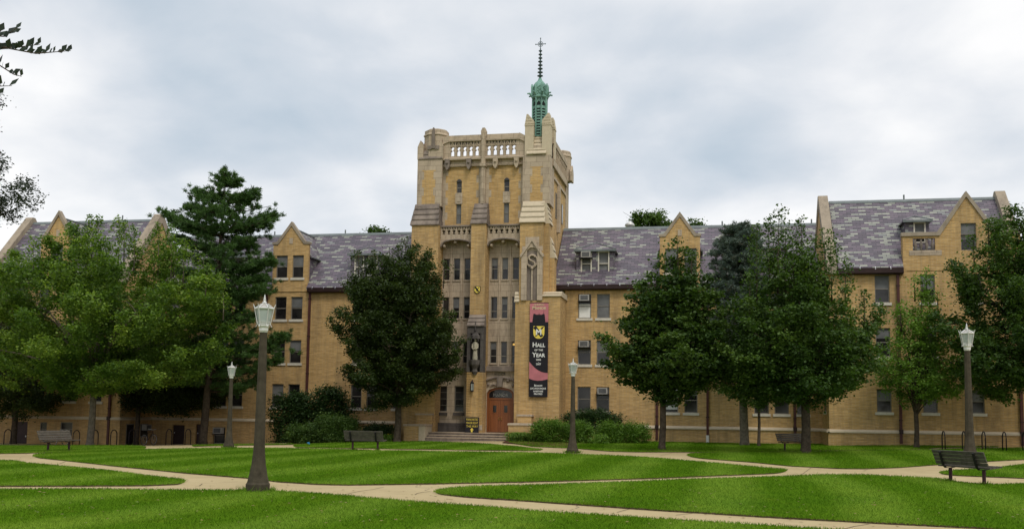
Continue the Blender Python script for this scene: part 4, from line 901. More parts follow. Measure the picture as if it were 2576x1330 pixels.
# ---- sign board leaning beside the door
x0,z0=at(1170,1087,-3.5);x1,_=at(1204,1087,-3.5);z1=at(1187,1048.5,-3.5)[1]
SB=thing('sign_board',((x0+x1)/2,-3.5,z0),'black hand painted board with yellow lettering and arrow on the steps','sign')
m_=MB();m_.prismx([(-3.52,z0),(-3.49,z0),(-3.41,z1),(-3.44,z1)],x0,x1);m_.build('board',M['black'],SB)
hh=z1-z0;xm=(x0+x1)/2
for b_,f_ in (('MANORITES:',.84),('MANOR RIGHT',.62),('THIS WAY',.40)): 
    text(b_,xm,z0+hh*f_,-3.52+.08*f_-.002,.15,(x1-x0)*.86,'yellow',SB)
m_=MB();ya=-3.53;za=z0+.03;m_.prism([(xm-.05,za),(xm+.05,za),(xm+.05,za+.13),(xm+.12,za+.13),(xm,za+.27),(xm-.12,za+.13),(xm-.05,za+.13)],ya-.01,ya+.02);m_.build('arrow',M['yellow'],SB)
# ---- wall lantern
lx,lz=at(1187.5,972,-3.55)
WL=thing('wall_lantern',(lx,-3.38,lz),'small black wall lantern on the brick pier left of the door','lantern')
m_=MB();m_.tube([(lx,-3.38,lz+.42),(lx,-3.55,lz+.42),(lx,-3.55,lz+.3)],.02,5);m_.lathe([(.02,lz+.42),(.04,lz+.34),(.14,lz+.24),(.12,lz+.2)],lx,-3.55,6);m_.lathe([(.1,lz-.24),(.12,lz-.27),(.03,lz-.34)],lx,-3.55,6)
for k in range(6): a=k*PI/3;m_.tube([(lx+.11*math.cos(a),-3.55+.11*math.sin(a),lz+.22),(lx+.1*math.cos(a),-3.55+.1*math.sin(a),lz-.25)],.014,4)
m_.build('lantern_frame',M['iron'],WL);m_=MB();m_.lathe([(.085,lz-.23),(.095,lz+.2)],lx,-3.55,6);m_.build('glass',M['frost'],WL)
# ---- statue
SX,SY,SZ=-14.79,-3.4,5.04
ST=MB();n_=12
prof=[(0,.20,.17),(.1,.21,.18),(.45,.18,.15),(.75,.165,.14),(.95,.20,.14),(1.12,.22,.13),(1.2,.17,.11),(1.24,.07,.07),(1.30,.065,.065),(1.33,.09,.09),(1.40,.105,.11),(1.48,.09,.10),(1.53,.05,.055)]
b=ST.V(*[(SX+rx*math.cos(2*PI*j/n_)*(1+.08*math.sin(5*2*PI*j/n_)*(z<1)),SY+ry*math.sin(2*PI*j/n_),SZ+z) for z,rx,ry in [(z*.93,rx*.82,ry*.85) for z,rx,ry in prof] for j in range(n_)])
for i in range(len(prof)-1):
    for j in range(n_): j2=(j+1)%n_;ST.F(b+i*n_+j,b+i*n_+j2,b+(i+1)*n_+j2,b+(i+1)*n_+j)
for s_ in (-1,1): ST.tube([(SX+s_*.16,SY,SZ+1.03),(SX+s_*.19,SY-.05,SZ+.78),(SX+s_*.07,SY-.16,SZ+.66),(SX-s_*.02,SY-.17,SZ+.74)],[.055,.05,.042,.028],6)
tag(ST.build('statue',M['statue'],None,True),'pale stone robed figure standing in the dark niche left of the door','statue')
# ---- air conditioners (one prototype, copied)
def make_ac():
    t=local(thing('air_conditioner',(0,0,0),'','air conditioner','air conditioners set in the windows'))
    m_=MB();m_.box(-.31,.31,-.34,.12,0,.4);m_.build('case',M['ac'],t)
    m_=MB();m_.box(-.25,.25,-.345,-.3405,.05,.35);m_.build('grille',M['ac_face'],t)
    m_=MB();m_.box(-.42,.42,-.3,.1,-.05,-.003);m_.tube([(-.4,-.28,-.03),(-.4,-.02,-.2)],.012,4);m_.tube([(.4,-.28,-.03),(.4,-.02,-.2)],.012,4);m_.build('bracket',M['iron'],t)
    return t
ac0=make_ac();spots=[]
for (a,b),r,lab in ACU: spots.append(((a+b)/2,-.0,r[1]-.47,lab))
spots+=[((rdx[2]+rdx[3])/2,.6,12.1,'air conditioner in the left window of the slate dormer right of the tower'),((-34.4-33.5)/2,-.07,.0,'air conditioner in the basement window behind the small left lamp post')]
for i,(x,y,z,lab) in enumerate(spots):
    o=ac0 if i==0 else dup(ac0);o.location=(x,y,z);o['label']=lab
o=dup(ac0);o.location=(LX+.12,-1.15,.15);o.rotation_euler=(0,0,PI/2);o['label']='air conditioner low on the shaded wall behind the bicycle'
# ================================================================ GROUND
def grid(name,xs,ys,dz,mat,label_kind='structure'):
    xs=np.array(xs,float);ys=np.array(ys,float);XX,YY=np.meshgrid(xs,ys);ZZ=hgt(XX,YY)+dz
    V=np.stack([XX,YY,ZZ],-1).reshape(-1,3);nx=len(xs);F=[]
    for j in range(len(ys)-1):
        for i in range(nx-1): F.append((j*nx+i,j*nx+i+1,(j+1)*nx+i+1,(j+1)*nx+i))
    me=bpy.data.meshes.new(name);me.from_pydata(V.tolist(),[],F);me.materials.append(mat);o=bpy.data.objects.new(name,me);COL.objects.link(o);o['kind']=label_kind
    for p in me.polygons:p.use_smooth=True
    return o
fx=np.arange(-70,46,2.);fy=np.arange(-80,20,2.)
grid('ground',np.concatenate([[-2500,-900,-400,-200,-120,-90],fx,[60,90,150,300,900,2500]]),np.concatenate([[-900,-300,-150,-100],fy,[30,60,120,300,900,2500]]),-.06,M['lawn'])
grid('path',np.arange(-66,36,2.),np.arange(-64,2,2.),-.0,M['path'])
LAWN=dict(
A=[(84,1147.6),(100,1143.5),(123,1141.4),(222,1136),(345,1131.5),(493,1128.6),(561.5,1127.8),(706,1128.2),(829.5,1130.2),(953,1134.4),(1125.5,1136.9),(1341.6,1139.3),(1412,1142),(1460,1143.7),(1560,1147.5),(1651,1153),(1794.6,1166),(1922,1178),(1960,1181),(1976,1183.5),(1972,1187.5),(1947.5,1191.5),(1826,1196.2),(1635,1204),(1412,1210.6),(1341.6,1212.5),(1100.8,1217.5),(878.8,1220.7),(804.8,1219.3),(706,1212.9),(635.5,1204.3),(468.7,1190.7),(296,1173.5),(172.7,1159.9),(98.7,1152)],
B=[(-160,1159),(0,1159.4),(32,1160.4),(60,1166),(172.7,1176),(271.4,1185.8),(370,1198.9),(444,1206.8),(458,1210),(460.8,1212.9),(456,1216),(444,1219.1),(370,1222.3),(200,1223.2),(0,1223.5),(-240,1223.5)],
C=[(-340,1234.5),(0,1233.9),(222,1232.7),(370,1235.1),(493,1235.9),(616.8,1236),(706,1238.3),(829.5,1246.9),(928,1255.6),(1000,1261.7),(1076,1267.9),(1200,1276),(1341.6,1288.4),(1600,1305),(1900,1324),(2100,1337),(2400,1358),(2700,1385),(2700,1750),(-340,1750)],
D=[(1097,1237.5),(1110,1234),(1137.9,1230.1),(1199.5,1225.2),(1341.6,1222.2),(1539.7,1215.3),(1730.9,1207.4),(1940,1201),(2047.8,1197.4),(2113,1195.4),(2180,1196.6),(2261,1200.3),(2360,1206),(2409,1214.6),(2483,1220.8),(2576,1219),(2780,1215),(2900,1370),(2700,1347),(2458.6,1329.3),(2187,1315.8),(1940.5,1302.2),(1650,1284),(1341.6,1262.2),(1174.8,1251),(1113,1244.4),(1101,1241.5)],
E=[(1729,1145.3),(1740,1142),(1762,1140.4),(1810.5,1138.9),(2047.8,1135.9),(2236.6,1132.9),(2340,1131.8),(2576,1127.2),(2760,1123.5),(2760,1148),(2576,1156.2),(2493,1160.4),(2345,1170.2),(2261,1176.4),(2174.9,1179.6),(2113,1178.9),(1990,1172.7),(1890,1162.8),(1762.7,1153.2),(1738,1149)],
F=[(1290,1108.5),(1279,1113),(1341.6,1123.6),(1400,1126),(1444,1127.7),(1539.7,1135.7),(1603.4,1137.3),(1794.6,1137.3),(2047.8,1133.7),(2236,1131.1),(2335,1129.3),(2345,1126.5),(2576,1123.6),(2760,1120.6),(2760,1110.0),(2083,1111.5),(2000,1109.5),(1420,1106.5)],
G_=[(740.6,1119.1),(804.8,1116.6),(878.8,1113),(977.5,1111.4),(1051.5,1110.5),(1150,1113.7),(1224,1117.1),(1298,1123.6),(1341.6,1129),(1360,1130.4),(1363,1132),(1341.6,1133.9),(1199.5,1132.7),(1002,1129.5),(854,1127),(743,1125)],
H=[(-200,1121.3),(0,1120.4),(123,1121.5),(250,1121.4),(345,1122.2),(358,1124),(364,1126.6),(358,1129.5),(345,1131),(222,1134.7),(98.7,1139),(60,1140.6),(0,1141.4),(-200,1146)],
I=[(486,1123.2),(520,1122),(640,1120),(735,1118.2),(735,1117),(560,1118.4),(486,1120.8)],
J=[(2367,1190),(2385,1186.5),(2458.6,1181),(2522.7,1176.4),(2576,1169.7),(2760,1158),(2760,1212),(2576,1203.5),(2483,1199.8),(2397,1196.1),(2372,1192.5)])
def smooth_poly(pts,it=1):
    for _ in range(it):
        out=[];k=len(pts)
        for i in range(k):
            p,q=pts[i],pts[(i+1)%k]
            L=math.dist(p,q)
            if L>30: 
                f=5/L;out+=[(p[0]+(q[0]-p[0])*f,p[1]+(q[1]-p[1])*f),(q[0]-(q[0]-p[0])*f,q[1]-(q[1]-p[1])*f)]
            else: out+=[(p[0]*.75+q[0]*.25,p[1]*.75+q[1]*.25),(p[0]*.25+q[0]*.75,p[1]*.25+q[1]*.75)]
        pts=out
    return pts
LP={};LZ=.035
for k,pts in LAWN.items():
    LP[k]=np.array([G(u,v)[:2] for u,v in smooth_poly(pts)])
def lawn(k,P):
    bm=bmesh.new();n_=len(P)
    # irregular trimmed edge
    E=[]
    for i in range(n_):
        a,b=P[i],P[(i+1)%n_];L=np.linalg.norm(b-a);m=max(1,int(L/.35)) if L<40 else 1
        for j in range(m):
            p=a+(b-a)*j/m;w=.035*noise.noise(Vector((p[0]*1.7,p[1]*1.7,3)));E.append((p[0]+w,p[1]+w))
    vs_=[bm.verts.new((x,y,0)) for x,y in E]
    f=bm.faces.new(vs_)
    if f.normal.z<0 or True: bm.normal_update()
    if f.normal.z<0: f.normal_flip()
    bmesh.ops.triangulate(bm,faces=[f])
    x0,y0=P.min(0);x1,y1=P.max(0)
    for ax,(lo,hi) in enumerate(((x0,x1),(y0,y1))):
        q=math.ceil(lo/2)*2.
        while q<hi:
            no=(1,0,0) if ax==0 else (0,1,0);co_=(q,0,0) if ax==0 else (0,q,0)
            bmesh.ops.bisect_plane(bm,geom=bm.verts[:]+bm.edges[:]+bm.faces[:],plane_co=co_,plane_no=no);q+=2
    bd=[e for e in bm.edges if e.is_boundary]
    r=bmesh.ops.extrude_edge_only(bm,edges=bd);low={v for v in r['geom'] if isinstance(v,bmesh.types.BMVert)}
    for v in bm.verts: v.co.z=h1(v.co.x,v.co.y)+(-.05 if v in low else LZ)
    bm.normal_update()
    for f in bm.faces:
        if abs(f.normal.z)<.3: f.material_index=1
    me=bpy.data.meshes.new('lawn');bm.to_mesh(me);bm.free();me.materials.append(M['lawn']);me.materials.append(M['soil']);o=bpy.data.objects.new('lawn',me);COL.objects.link(o);o['kind']='structure'
for k,P in LP.items(): lawn(k,P)
def inside(P,x,y):
    c=np.zeros(len(x),bool);n_=len(P)
    for i in range(n_):
        x1_,y1_=P[i];x2_,y2_=P[(i+1)%n_]
        if y1_==y2_: continue
        m=((y1_>y)!=(y2_>y))&(x<(x2_-x1_)*(y-y1_)/(y2_-y1_)+x1_);c^=m
    return c
def set_attr(me,vals,dom='FACE'):
    a=me.attributes.new('rnd','FLOAT',dom);a.data.foreach_set('value',np.asarray(vals,np.float32))
def tri_mesh(name,V,nper,mat,rnd=None,parent=None,org=None,smooth=False):
    """V: (faces,nper,3) array of separate small faces"""
    nf=len(V);me=bpy.data.meshes.new(name);me.vertices.add(nf*nper)
    W=V.reshape(-1,3).astype(np.float32)
    if org is not None: W=W-np.array(org,np.float32)
    me.vertices.foreach_set('co',W.ravel());me.loops.add(nf*nper);me.loops.foreach_set('vertex_index',np.arange(nf*nper,dtype=np.int32));me.polygons.add(nf)
    me.polygons.foreach_set('loop_start',np.arange(0,nf*nper,nper,dtype=np.int32));me.materials.append(mat)
    if rnd is not None: set_attr(me,rnd)
    me.update();me.validate();o=bpy.data.objects.new(name,me);COL.objects.link(o)
    if parent:o.parent=parent
    return o
# grass blades on every lawn, thinning with distance
bx,by=[],[]
for k,P in LP.items():
    x0,y0=P.min(0);x1,y1=P.max(0);x0=max(x0,-60);x1=min(x1,34);y0=max(y0,-55);y1=min(y1,0)
    for ya in np.arange(y0,y1,2.):
        yb=min(ya+2,y1);d=ya+D;dens=min(620,620*(17/max(d,9))**1.2)
        m=int((x1-x0)*(yb-ya)*dens);x=RNG.uniform(x0,x1,m);y=RNG.uniform(ya,yb,m);c=inside(P,x,y)
        # keep what the lens sees, plus a margin for a step aside
        cx_=x*math.cos(PHI)+(y+D)*math.sin(PHI);cz_=-x*math.sin(PHI)+(y+D)*math.cos(PHI);c&=(np.abs(cx_)<cz_*.60+2)&(cz_>9)
        bx.append(x[c]);by.append(y[c])
    # fringe standing over the edge
    n_=len(P)
    for i in range(n_):
        a,b=P[i],P[(i+1)%n_];L=np.linalg.norm(b-a)
        if L>60: continue
        d=(a[1]+b[1])/2+D
        if d<8: continue
        m=int(L*min(170,170*(20/d)));t=RNG.random(m);nrm=np.array([-(b-a)[1],(b-a)[0]])/max(L,1e-6)
        q=a+np.outer(t,b-a)+nrm*RNG.normal(0,.035,(m,1));bx.append(q[:,0]);by.append(q[:,1])
n_short=sum(len(q) for q in bx)
for (u,v,r0) in ((648,1237,.30),(575,1127.5,.28),(1440,1139.5,.28),(2441,1172,.28),(1665,1133,.22),(2027,1141,.28),(2390,1212,.05),(2478,1220,.05),(887.4,1133.6,.05),(949,1134,.05),(228,1128,.28),(116.7,1137,.05),(176.4,1135.2,.05),(1966,1134.5,.05)):  # longer tufts added round posts, trunks and legs as contact shade
    cx0,cy0,_=G(u,v);m=int(420*(r0+.08));an=RNG.uniform(0,2*PI,m);rr=r0+np.abs(RNG.normal(0,.06,m));bx.append(cx0+rr*np.cos(an));by.append(cy0+rr*np.sin(an))
x=np.concatenate(bx);y=np.concatenate(by);m=len(x);print('BLADES',m)
dd=y+D;hh=RNG.uniform(.03,.062,m)*(1+.25*(dd>30));hh[n_short:]*=2.1;tall=RNG.random(m)<.012;hh[tall]*=1.8;wd=.005+.00017*dd*RNG.uniform(.7,1.3,m);an=RNG.uniform(0,PI,m);ln=RNG.normal(0,.55,(m,2))*hh[:,None]
z=hgt(x,y)+LZ-.01;dx_=np.cos(an)*wd;dy_=np.sin(an)*wd
V=np.stack([np.stack([x-dx_,y-dy_,z],-1),np.stack([x+dx_,y+dy_,z],-1),np.stack([x+ln[:,0],y+ln[:,1],z+hh],-1)],1)
GR=tri_mesh('grass',V,3,M['blade'],RNG.random(m));GR['kind']='stuff';GR['label']='short mown green grass covering the lawns between the paths';GR['category']='grass'
# a few fallen leaves and clippings
q=[];
for _ in range(900):
    u=random.uniform(-60,2640);v=random.choice((random.uniform(1150,1330),random.uniform(1126,1330)));gx,gy,gz_=G(u,v)
    if gy>-6 or gy<-56: continue
    s_=random.uniform(.02,.045);a=random.uniform(0,6.28);c_,d_=math.cos(a)*s_,math.sin(a)*s_;z_=h1(gx,gy)+(.075 if any(inside(P,np.array([gx]),np.array([gy]))[0] for P in LP.values()) else .006)
    q.append([(gx-c_,gy-d_,z_),(gx+d_*.6,gy-c_*.6,z_+random.uniform(0,.015)),(gx+c_,gy+d_,z_+.004),(gx-d_*.6,gy+c_*.6,z_+random.uniform(0,.012))])
FLV=tri_mesh('fallen_leaves',np.array(q),4,M['dry_leaf'],RNG.random(len(q)));FLV['kind']='stuff';FLV['label']='scattered small dry leaves on the lawns and paths';FLV['category']='leaves'
# joints and cracks across the concrete
for pts in (((866,1243),(905,1235),(940,1230),(965,1224.5)),((1044,1243.7),(1050,1240),(1065,1237),(1082,1235.4)),((270.7,1224.2),(270.8,1232)),((490,1222),(501,1222.3)),((501,1222),(509,1216)),((2125,1329),(2150,1323),(2187,1317.2)),((2172,1184),(2182,1180)),((1552,1288),(1610,1272)),((1300,1216.5),(1320,1212.5)),((150,1166),(165,1160)),((620,1222),(660,1207)),((1700,1295),(1760,1288)),((2010,1198),(2040,1176)),((1660,1146),(1690,1139))):
    Q_=[Vector(G(*p)) for p in pts];m_=MB()
    for a,b in zip(Q_[:-1],Q_[1:]):
        d=(b-a).normalized();w_=Vector((-d.y,d.x,0))*.011;zz_=Vector((0,0,.004));m_.poly([tuple(a-w_+zz_),tuple(b-w_+zz_),tuple(b+w_+zz_),tuple(a+w_+zz_)])
    m_.build('path_joint',M['soil'],fix=False)['kind']='structure'
# planting beds
def bed(name,pts,z=.012):
    P=[G(u,v) for u,v in pts];m_=MB();m_.poly([(a,b,h1(a,b)+z) for a,b,c in P]);m_.build(name,M['mulch'])['kind']='structure'
bed('planting_bed',[(725,1117.8),(800,1116.2),(878,1112.6),(977,1110.8),(1014,1109.8),(1030,1106),(1010,1100),(725,1102)])
bed('planting_bed',[(1263,1114),(1290,1116),(1341,1122),(1430,1125),(1440,1117),(1640,1112.5),(1640,1106),(1280,1106)],LZ+.012)
def disc(x,y,r,z=LZ+.006):
    m_=MB();k=18;m_.poly([(x+r*(1+.12*math.sin(3*j+x))*math.cos(2*PI*j/k),y+r*(1+.12*math.sin(3*j+x))*math.sin(2*PI*j/k),h1(x,y)+z) for j in range(k)]);m_.build('mulch_ring',M['mulch'])['kind']='structure'
# ================================================================ FOLIAGE
def leaves(C,sig,per,size,flat=.55,aspect=1.8,up=.5,tint=None,rag=None):
    """C: cluster centres (n,3). returns quads and a per-leaf tint"""
    n_=len(C);per=int(per);P=np.repeat(C,per,0)+RNG.normal(0,1,(n_*per,3))*np.repeat(np.atleast_1d(sig)*np.ones(n_),per)[:,None]*np.array([1,1,flat])
    k=len(P);nz=RNG.normal(0,1,(k,3));nz[:,2]=np.abs(nz[:,2])+up;nz/=np.linalg.norm(nz,axis=1)[:,None]
    t=RNG.normal(0,1,(k,3));t-=nz*(t*nz).sum(1)[:,None];t/=np.linalg.norm(t,axis=1)[:,None]+1e-9;b=np.cross(nz,t)
    s=size*RNG.uniform(.6,1.35,k)[:,None];t=t*s*.5;b=b*s*.5/aspect*1.3
    Q=np.stack([P-t,P-b*1.0+t*.1,P+t,P+b*1.0+t*.1],1)
    cl=np.repeat(RNG.random(n_) if tint is None else tint,per);r=np.clip(.55*cl+.45*RNG.random(k)+RNG.normal(0,.06,k),0,1)
    return Q,r
def env(profile,Y):
    """profile rows (v,uL,uR) read off the photo at the depth of the tree -> (z,xl,xr) rows"""
    rows=[]
    for v,a,b in profile:
        xa,za=at(a,v,Y);xb,zb=at(b,v,Y);rows.append(((za+zb)/2,xa,xb))
    rows.sort();return np.array(rows)
def fill(rows,Y,n,depth=.85,seed=1,gap=.0,freq=.45,edge=.75,rough=.22,ymin=None):
    z0,z1=rows[0,0],rows[-1,0];out=[];rng=np.random.default_rng(seed)
    off=Vector((seed*13.1,seed*7.7,seed*3.3));tries=0
    wmax=(rows[:,2]-rows[:,1]).max()
    while len(out)<n and tries<n*60:
        tries+=1;z=rng.uniform(z0,z1);xl=float(np.interp(z,rows[:,0],rows[:,1]));xr=float(np.interp(z,rows[:,0],rows[:,2]));w=xr-xl
        if rng.random()>(w/wmax)**1.4+.03: continue
        th=rng.uniform(0,2*PI);c,s=math.cos(th),math.sin(th)
        rr=1+rough*noise.noise(Vector((c*1.7,s*1.7,z*.55))+off)*1.6
        r=rng.random()**(.5 if rng.random()<edge else 1.)*rr
        p=Vector(((xl+xr)/2+r*w/2*c,Y+r*w/2*depth*s,z+rng.normal(0,.1)))
        q=noise.noise(p*freq+off)+.5*noise.noise(p*freq*2.3+off)
        if q<gap+(r-1.)*.25-.18: continue
        if ymin is not None and p.y>ymin: p.y=ymin-rng.random()*.5
        out.append(p)
    return out
def boughs(rows,Y,nb,sub,L,w,fork,depth=.85,seed=1,rough=.25,zf=.45,ymin=None,edge=.7,sag=.15):
    """crown as separate boughs: each one a spray of twig ends reaching outward from the fork"""
    r_=random.Random(seed);heads=[];rw=rows.copy();c_=(rw[:,1]+rw[:,2])/2;h_=(rw[:,2]-rw[:,1])/2
    h2=np.maximum(h_-L*.34,h_*.4);rw[:,1]=c_-h2;rw[:,2]=c_+h2;z1=rw[-1,0];rw[:,0]=np.minimum(rw[:,0],z1);zs=rw[:,0].copy();mid=(zs[0]+zs[-1])/2;rw[:,0]=mid+(zs-mid)*max(.7,1-L*.35/(zs[-1]-zs[0])*2)
    C0=fill(rw,Y,nb*4,depth,seed,-1.,.5,edge,rough,ymin)
    # spread the bough ends apart
    for p in C0:
        if all((p-q).length>L*.62 for q in heads): heads.append(p)
        if len(heads)>=nb: break
    F=Vector(fork);P=[];T=[]
    for h in heads:
        d=(h-F);d.normalize();d=(d+Vector((0,0,.25))).normalized();s_=r_.uniform(.6,1.35);k=max(4,int(sub*s_**2));tt=r_.random()  # random tone per bough, painting lighter and darker clumps as if lit
        a=d.cross(Vector((0,0,1)));a=a.normalized() if a.length>.1 else Vector((1,0,0));b=d.cross(a)
        for _ in range(k):
            t=r_.uniform(-.62,.62);wd=w*s_*math.sqrt(max(.05,1-(t/.66)**2));p=h+d*t*L*s_*1.1+a*r_.gauss(0,.55)*wd+Vector((0,0,1))*r_.gauss(0,.55)*wd*zf-Vector((0,0,sag*t*t*L))
            if ymin is not None and p.y>ymin: p.y=ymin-r_.random()*.3
            P.append(tuple(p));T.append(min(1,max(0,tt+r_.gauss(0,.12))))
    return heads,np.array(P),np.array(T)
def limbs(mb,base,fork,rbase,targets,rfork,kk=3):
    """trunk from base to fork then curved limbs reaching into the crown"""
    b=Vector(base);f=Vector(fork);pts=[b,b+Vector((0,0,.12)),b.lerp(f,.35)+Vector((.04,0,0)),f];mb.tube([b-Vector((0,0,.25)),b+Vector((0,0,.02)),b+Vector((0,0,.25)),b.lerp(f,.5)+Vector((.03,.02,0)),f,f+Vector((0,0,.3))],[rbase*1.5,rbase*1.3,rbase*1.03,rbase*.9,rbase*.85,rbase*.5],9)
    for t in targets:
        t=Vector(t);d=t-f;L=d.length;m1=f+Vector((d.x*.25,d.y*.25,d.z*.45));m2=f+Vector((d.x*.6,d.y*.6,d.z*.78));r0=rfork*min(1,.45+L*.09)*random.uniform(.75,1.1)
        mb.tube([f-Vector((0,0,.15)),f.lerp(m1,.5),m1,m2,t],[r0,r0*.85,r0*.65,r0*.4,.015],6)
        for _ in range(kk):
            q=random.uniform(.35,.85);s_=m1.lerp(t,q);e=s_+Vector((random.uniform(-1,1),random.uniform(-1,1),random.uniform(-.1,.8)))*L*.22
            mb.tube([s_,s_.lerp(e,.5)+Vector((0,0,.08)),e],[r0*.28,r0*.18,.01],4)
TREES=[]
def tree(name,pos,profile,mat,label,cat='tree',n=900,per=26,size=.15,sig=.32,fork=None,trunk=.2,bark='bark',depth=.85,gap=0.,freq=.45,seed=1,group=None,sprigs=(),nl=18,edge=.75,rough=.22,flat=.55,aspect=1.8,ymin=None,kk=3,L=1.15,w=.62,sub=15,nb=None,zf=.5,sag=.15):
    X_,Y_=pos;z0=h1(X_,Y_)+LZ*.5;T=thing(name,(X_,Y_,z0),label,cat,group);rows=env(profile,Y_)
    st=random.getstate();random.seed(seed)
    fk=fork or (X_,Y_,rows[0,0]+.15*(rows[-1,0]-rows[0,0]))
    C,A,TT=boughs(rows,Y_,nb or int((n or 900)/sub),sub,L,w,fk,depth,seed,rough,zf,ymin,edge,sag)
    low=fk[2];T_=[p for p in C if p.z>low+.3];random.shuffle(T_)
    mb=MB();limbs(mb,(X_,Y_,z0),fk,trunk,T_[:nl],trunk*.62,kk)
    # leader
    zt=rows[-1,0];xc=(rows[-1,1]+rows[-1,2])/2;mb.tube([fk,(X_*.4+xc*.6,Y_,fk[2]*.4+zt*.6),(xc,Y_,zt-.2)],[trunk*.6,trunk*.3,.02],6)
    Q,r=leaves(A,RNG.uniform(.6,1.25,len(A))*sig*.8,per,size,flat,aspect,.7,TT)
    for (u,v0,v1,w) in sprigs:       # leafy shoots standing above the crown
        xa,za=at(u,v0,Y_);xb,zb=at(u+random.uniform(-3,3),v1,Y_);yy=Y_+random.uniform(-.6,.6);m_=int(max(6,(zb-za)/.13));ww=w*.022
        mb.tube([(xa,yy,za-.8),(xa,yy,za),(xb,yy,zb)],[.05,.03,.008],4)
        t=np.linspace(0,1,m_);CC=np.stack([xa+(xb-xa)*t,np.full(m_,yy),za+(zb-za)*t],-1);ws=ww*(1-.75*t)
        CC[:,0]+=RNG.normal(0,1,m_)*ws*.5;CC[:,1]+=RNG.normal(0,1,m_)*ws*.5
        Q2,r2=leaves(CC,ws*.45+.03,max(6,int(per*.8*min(1,w/28))),size*.9,.8,aspect);Q=np.concatenate([Q,Q2]);r=np.concatenate([r,r2])
    mb.build('trunk',M[bark],T,True)
    tri_mesh('crown',Q,4,M[mat],r,T,(X_,Y_,z0));random.setstate(st);TREES.append(T);return T
def ux(u,Y,v=1080): return at(u,v,Y)[0]
QF=1.0
# left spreading maple
Ym=-12.;Xm=ux(228,Ym)
tree('maple_tree',(Xm,Ym),[(590,130,262),(620,20,150),(640,5,480),(665,-10,520),(700,-30,545),(760,-60,565),(820,-60,585),(860,-70,580),(900,-50,572),(940,-40,555),(965,0,520),(985,60,400),(1000,100,300)],'leaf_maple_light','broad light green maple with a forked grey trunk beside the shaded bench',nb=330,sub=14,L=1.15,w=.5,per=34,size=.155,sig=.30,fork=(Xm+.05,Ym,3.1),trunk=.21,bark='bark_grey',seed=3,gap=-.02,freq=.5,nl=30,depth=.7,rough=.18,
 sprigs=[(236,640,545,30),(262,640,552,26),(225,650,570,24),(300,640,548,34),(318,640,560,26),(345,650,575,26),(385,660,578,30),(410,660,566,22),(425,660,590,24),(445,670,572,30),(60,680,640,26),(100,680,600,40),(140,680,620,30),(470,680,610,34),(30,700,640,26),(500,700,640,34),(530,720,670,26),(560,770,735,26)])
disc(Xm,Ym,1.1)
# dark trees by the left pavilion
Yd=-6.5
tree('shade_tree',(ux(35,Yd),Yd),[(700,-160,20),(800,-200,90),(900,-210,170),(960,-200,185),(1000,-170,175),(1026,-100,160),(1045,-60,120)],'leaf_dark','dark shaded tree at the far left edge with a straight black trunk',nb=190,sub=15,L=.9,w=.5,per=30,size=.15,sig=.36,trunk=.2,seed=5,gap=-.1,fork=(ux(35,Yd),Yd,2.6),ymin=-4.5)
Yd=-3.2
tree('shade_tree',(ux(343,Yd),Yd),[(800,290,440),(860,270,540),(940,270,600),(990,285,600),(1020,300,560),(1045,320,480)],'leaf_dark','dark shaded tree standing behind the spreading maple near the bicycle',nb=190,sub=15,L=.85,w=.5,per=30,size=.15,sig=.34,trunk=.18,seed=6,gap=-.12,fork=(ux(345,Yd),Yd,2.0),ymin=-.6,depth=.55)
# round dark tree left of the door
Yr=-6.2
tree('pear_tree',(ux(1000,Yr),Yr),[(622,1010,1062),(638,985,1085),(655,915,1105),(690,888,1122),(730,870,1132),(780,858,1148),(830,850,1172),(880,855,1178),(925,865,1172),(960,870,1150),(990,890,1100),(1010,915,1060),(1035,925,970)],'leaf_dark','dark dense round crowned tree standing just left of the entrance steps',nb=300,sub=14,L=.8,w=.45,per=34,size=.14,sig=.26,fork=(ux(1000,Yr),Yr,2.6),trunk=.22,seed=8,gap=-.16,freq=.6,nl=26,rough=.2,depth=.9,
 sprigs=[(1020,640,600,30),(1045,650,612,30),(995,650,615,26),(910,670,635,30),(935,660,628,26),(1080,670,640,30),(1110,690,655,26)],ymin=-3.2)
# maple right of the mid lamp
Yk=-15.5;Xk=ux(1665,Yk,1133)
tree('maple_tree',(Xk,Yk),[(612,1690,1724),(640,1672,1742),(665,1668,1765),(685,1625,1780),(710,1608,1792),(750,1580,1805),(795,1560,1825),(835,1545,1830),(875,1530,1830),(915,1515,1835),(950,1520,1830),(970,1560,1815),(985,1590,1800),(998,1640,1780)],'leaf_maple','dense dark green maple with big layered leaves and a forked trunk, right of the hedges',nb=150,sub=14,L=1.0,w=.56,per=29,size=.17,sig=.27,sag=.3,zf=.35,fork=(Xk+.05,Yk,2.35),trunk=.17,seed=11,gap=.06,freq=.6,nl=26,flat=.35,rough=.3,
 sprigs=[(1706,640,606,40),(1672,670,640,36),(1740,670,640,34)])
disc(Xk,Yk,1.15)
# ash-like tree in front of the right wing
Ya=-15.6;Xa=ux(2027,Ya,1141)
tree('ash_tree',(Xa,Ya),[(640,1925,2060),(680,1900,2105),(720,1880,2125),(780,1858,2165),(830,1838,2190),(880,1815,2212),(930,1800,2232),(965,1800,2225),(985,1820,2190),(1002,1850,2150),(1016,1860,2000)],'leaf_ash','tall tree with several pointed tops, its trunk hiding one end of a bench',nb=170,sub=14,L=1.05,w=.5,zf=.8,per=29,size=.15,sig=.26,fork=(Xa,Ya,2.5),trunk=.23,seed=14,gap=.02,freq=.55,nl=30,rough=.25,
 sprigs=[(1955,700,533,56),(1935,690,552,30),(1903,720,572,34),(1975,700,580,30),(2018,690,545,30),(2005,690,590,30),(2072,700,590,50),(2092,720,610,40),(2048,690,600,40),(2130,740,660,34),(2175,800,735,30),(1885,750,690,30)])
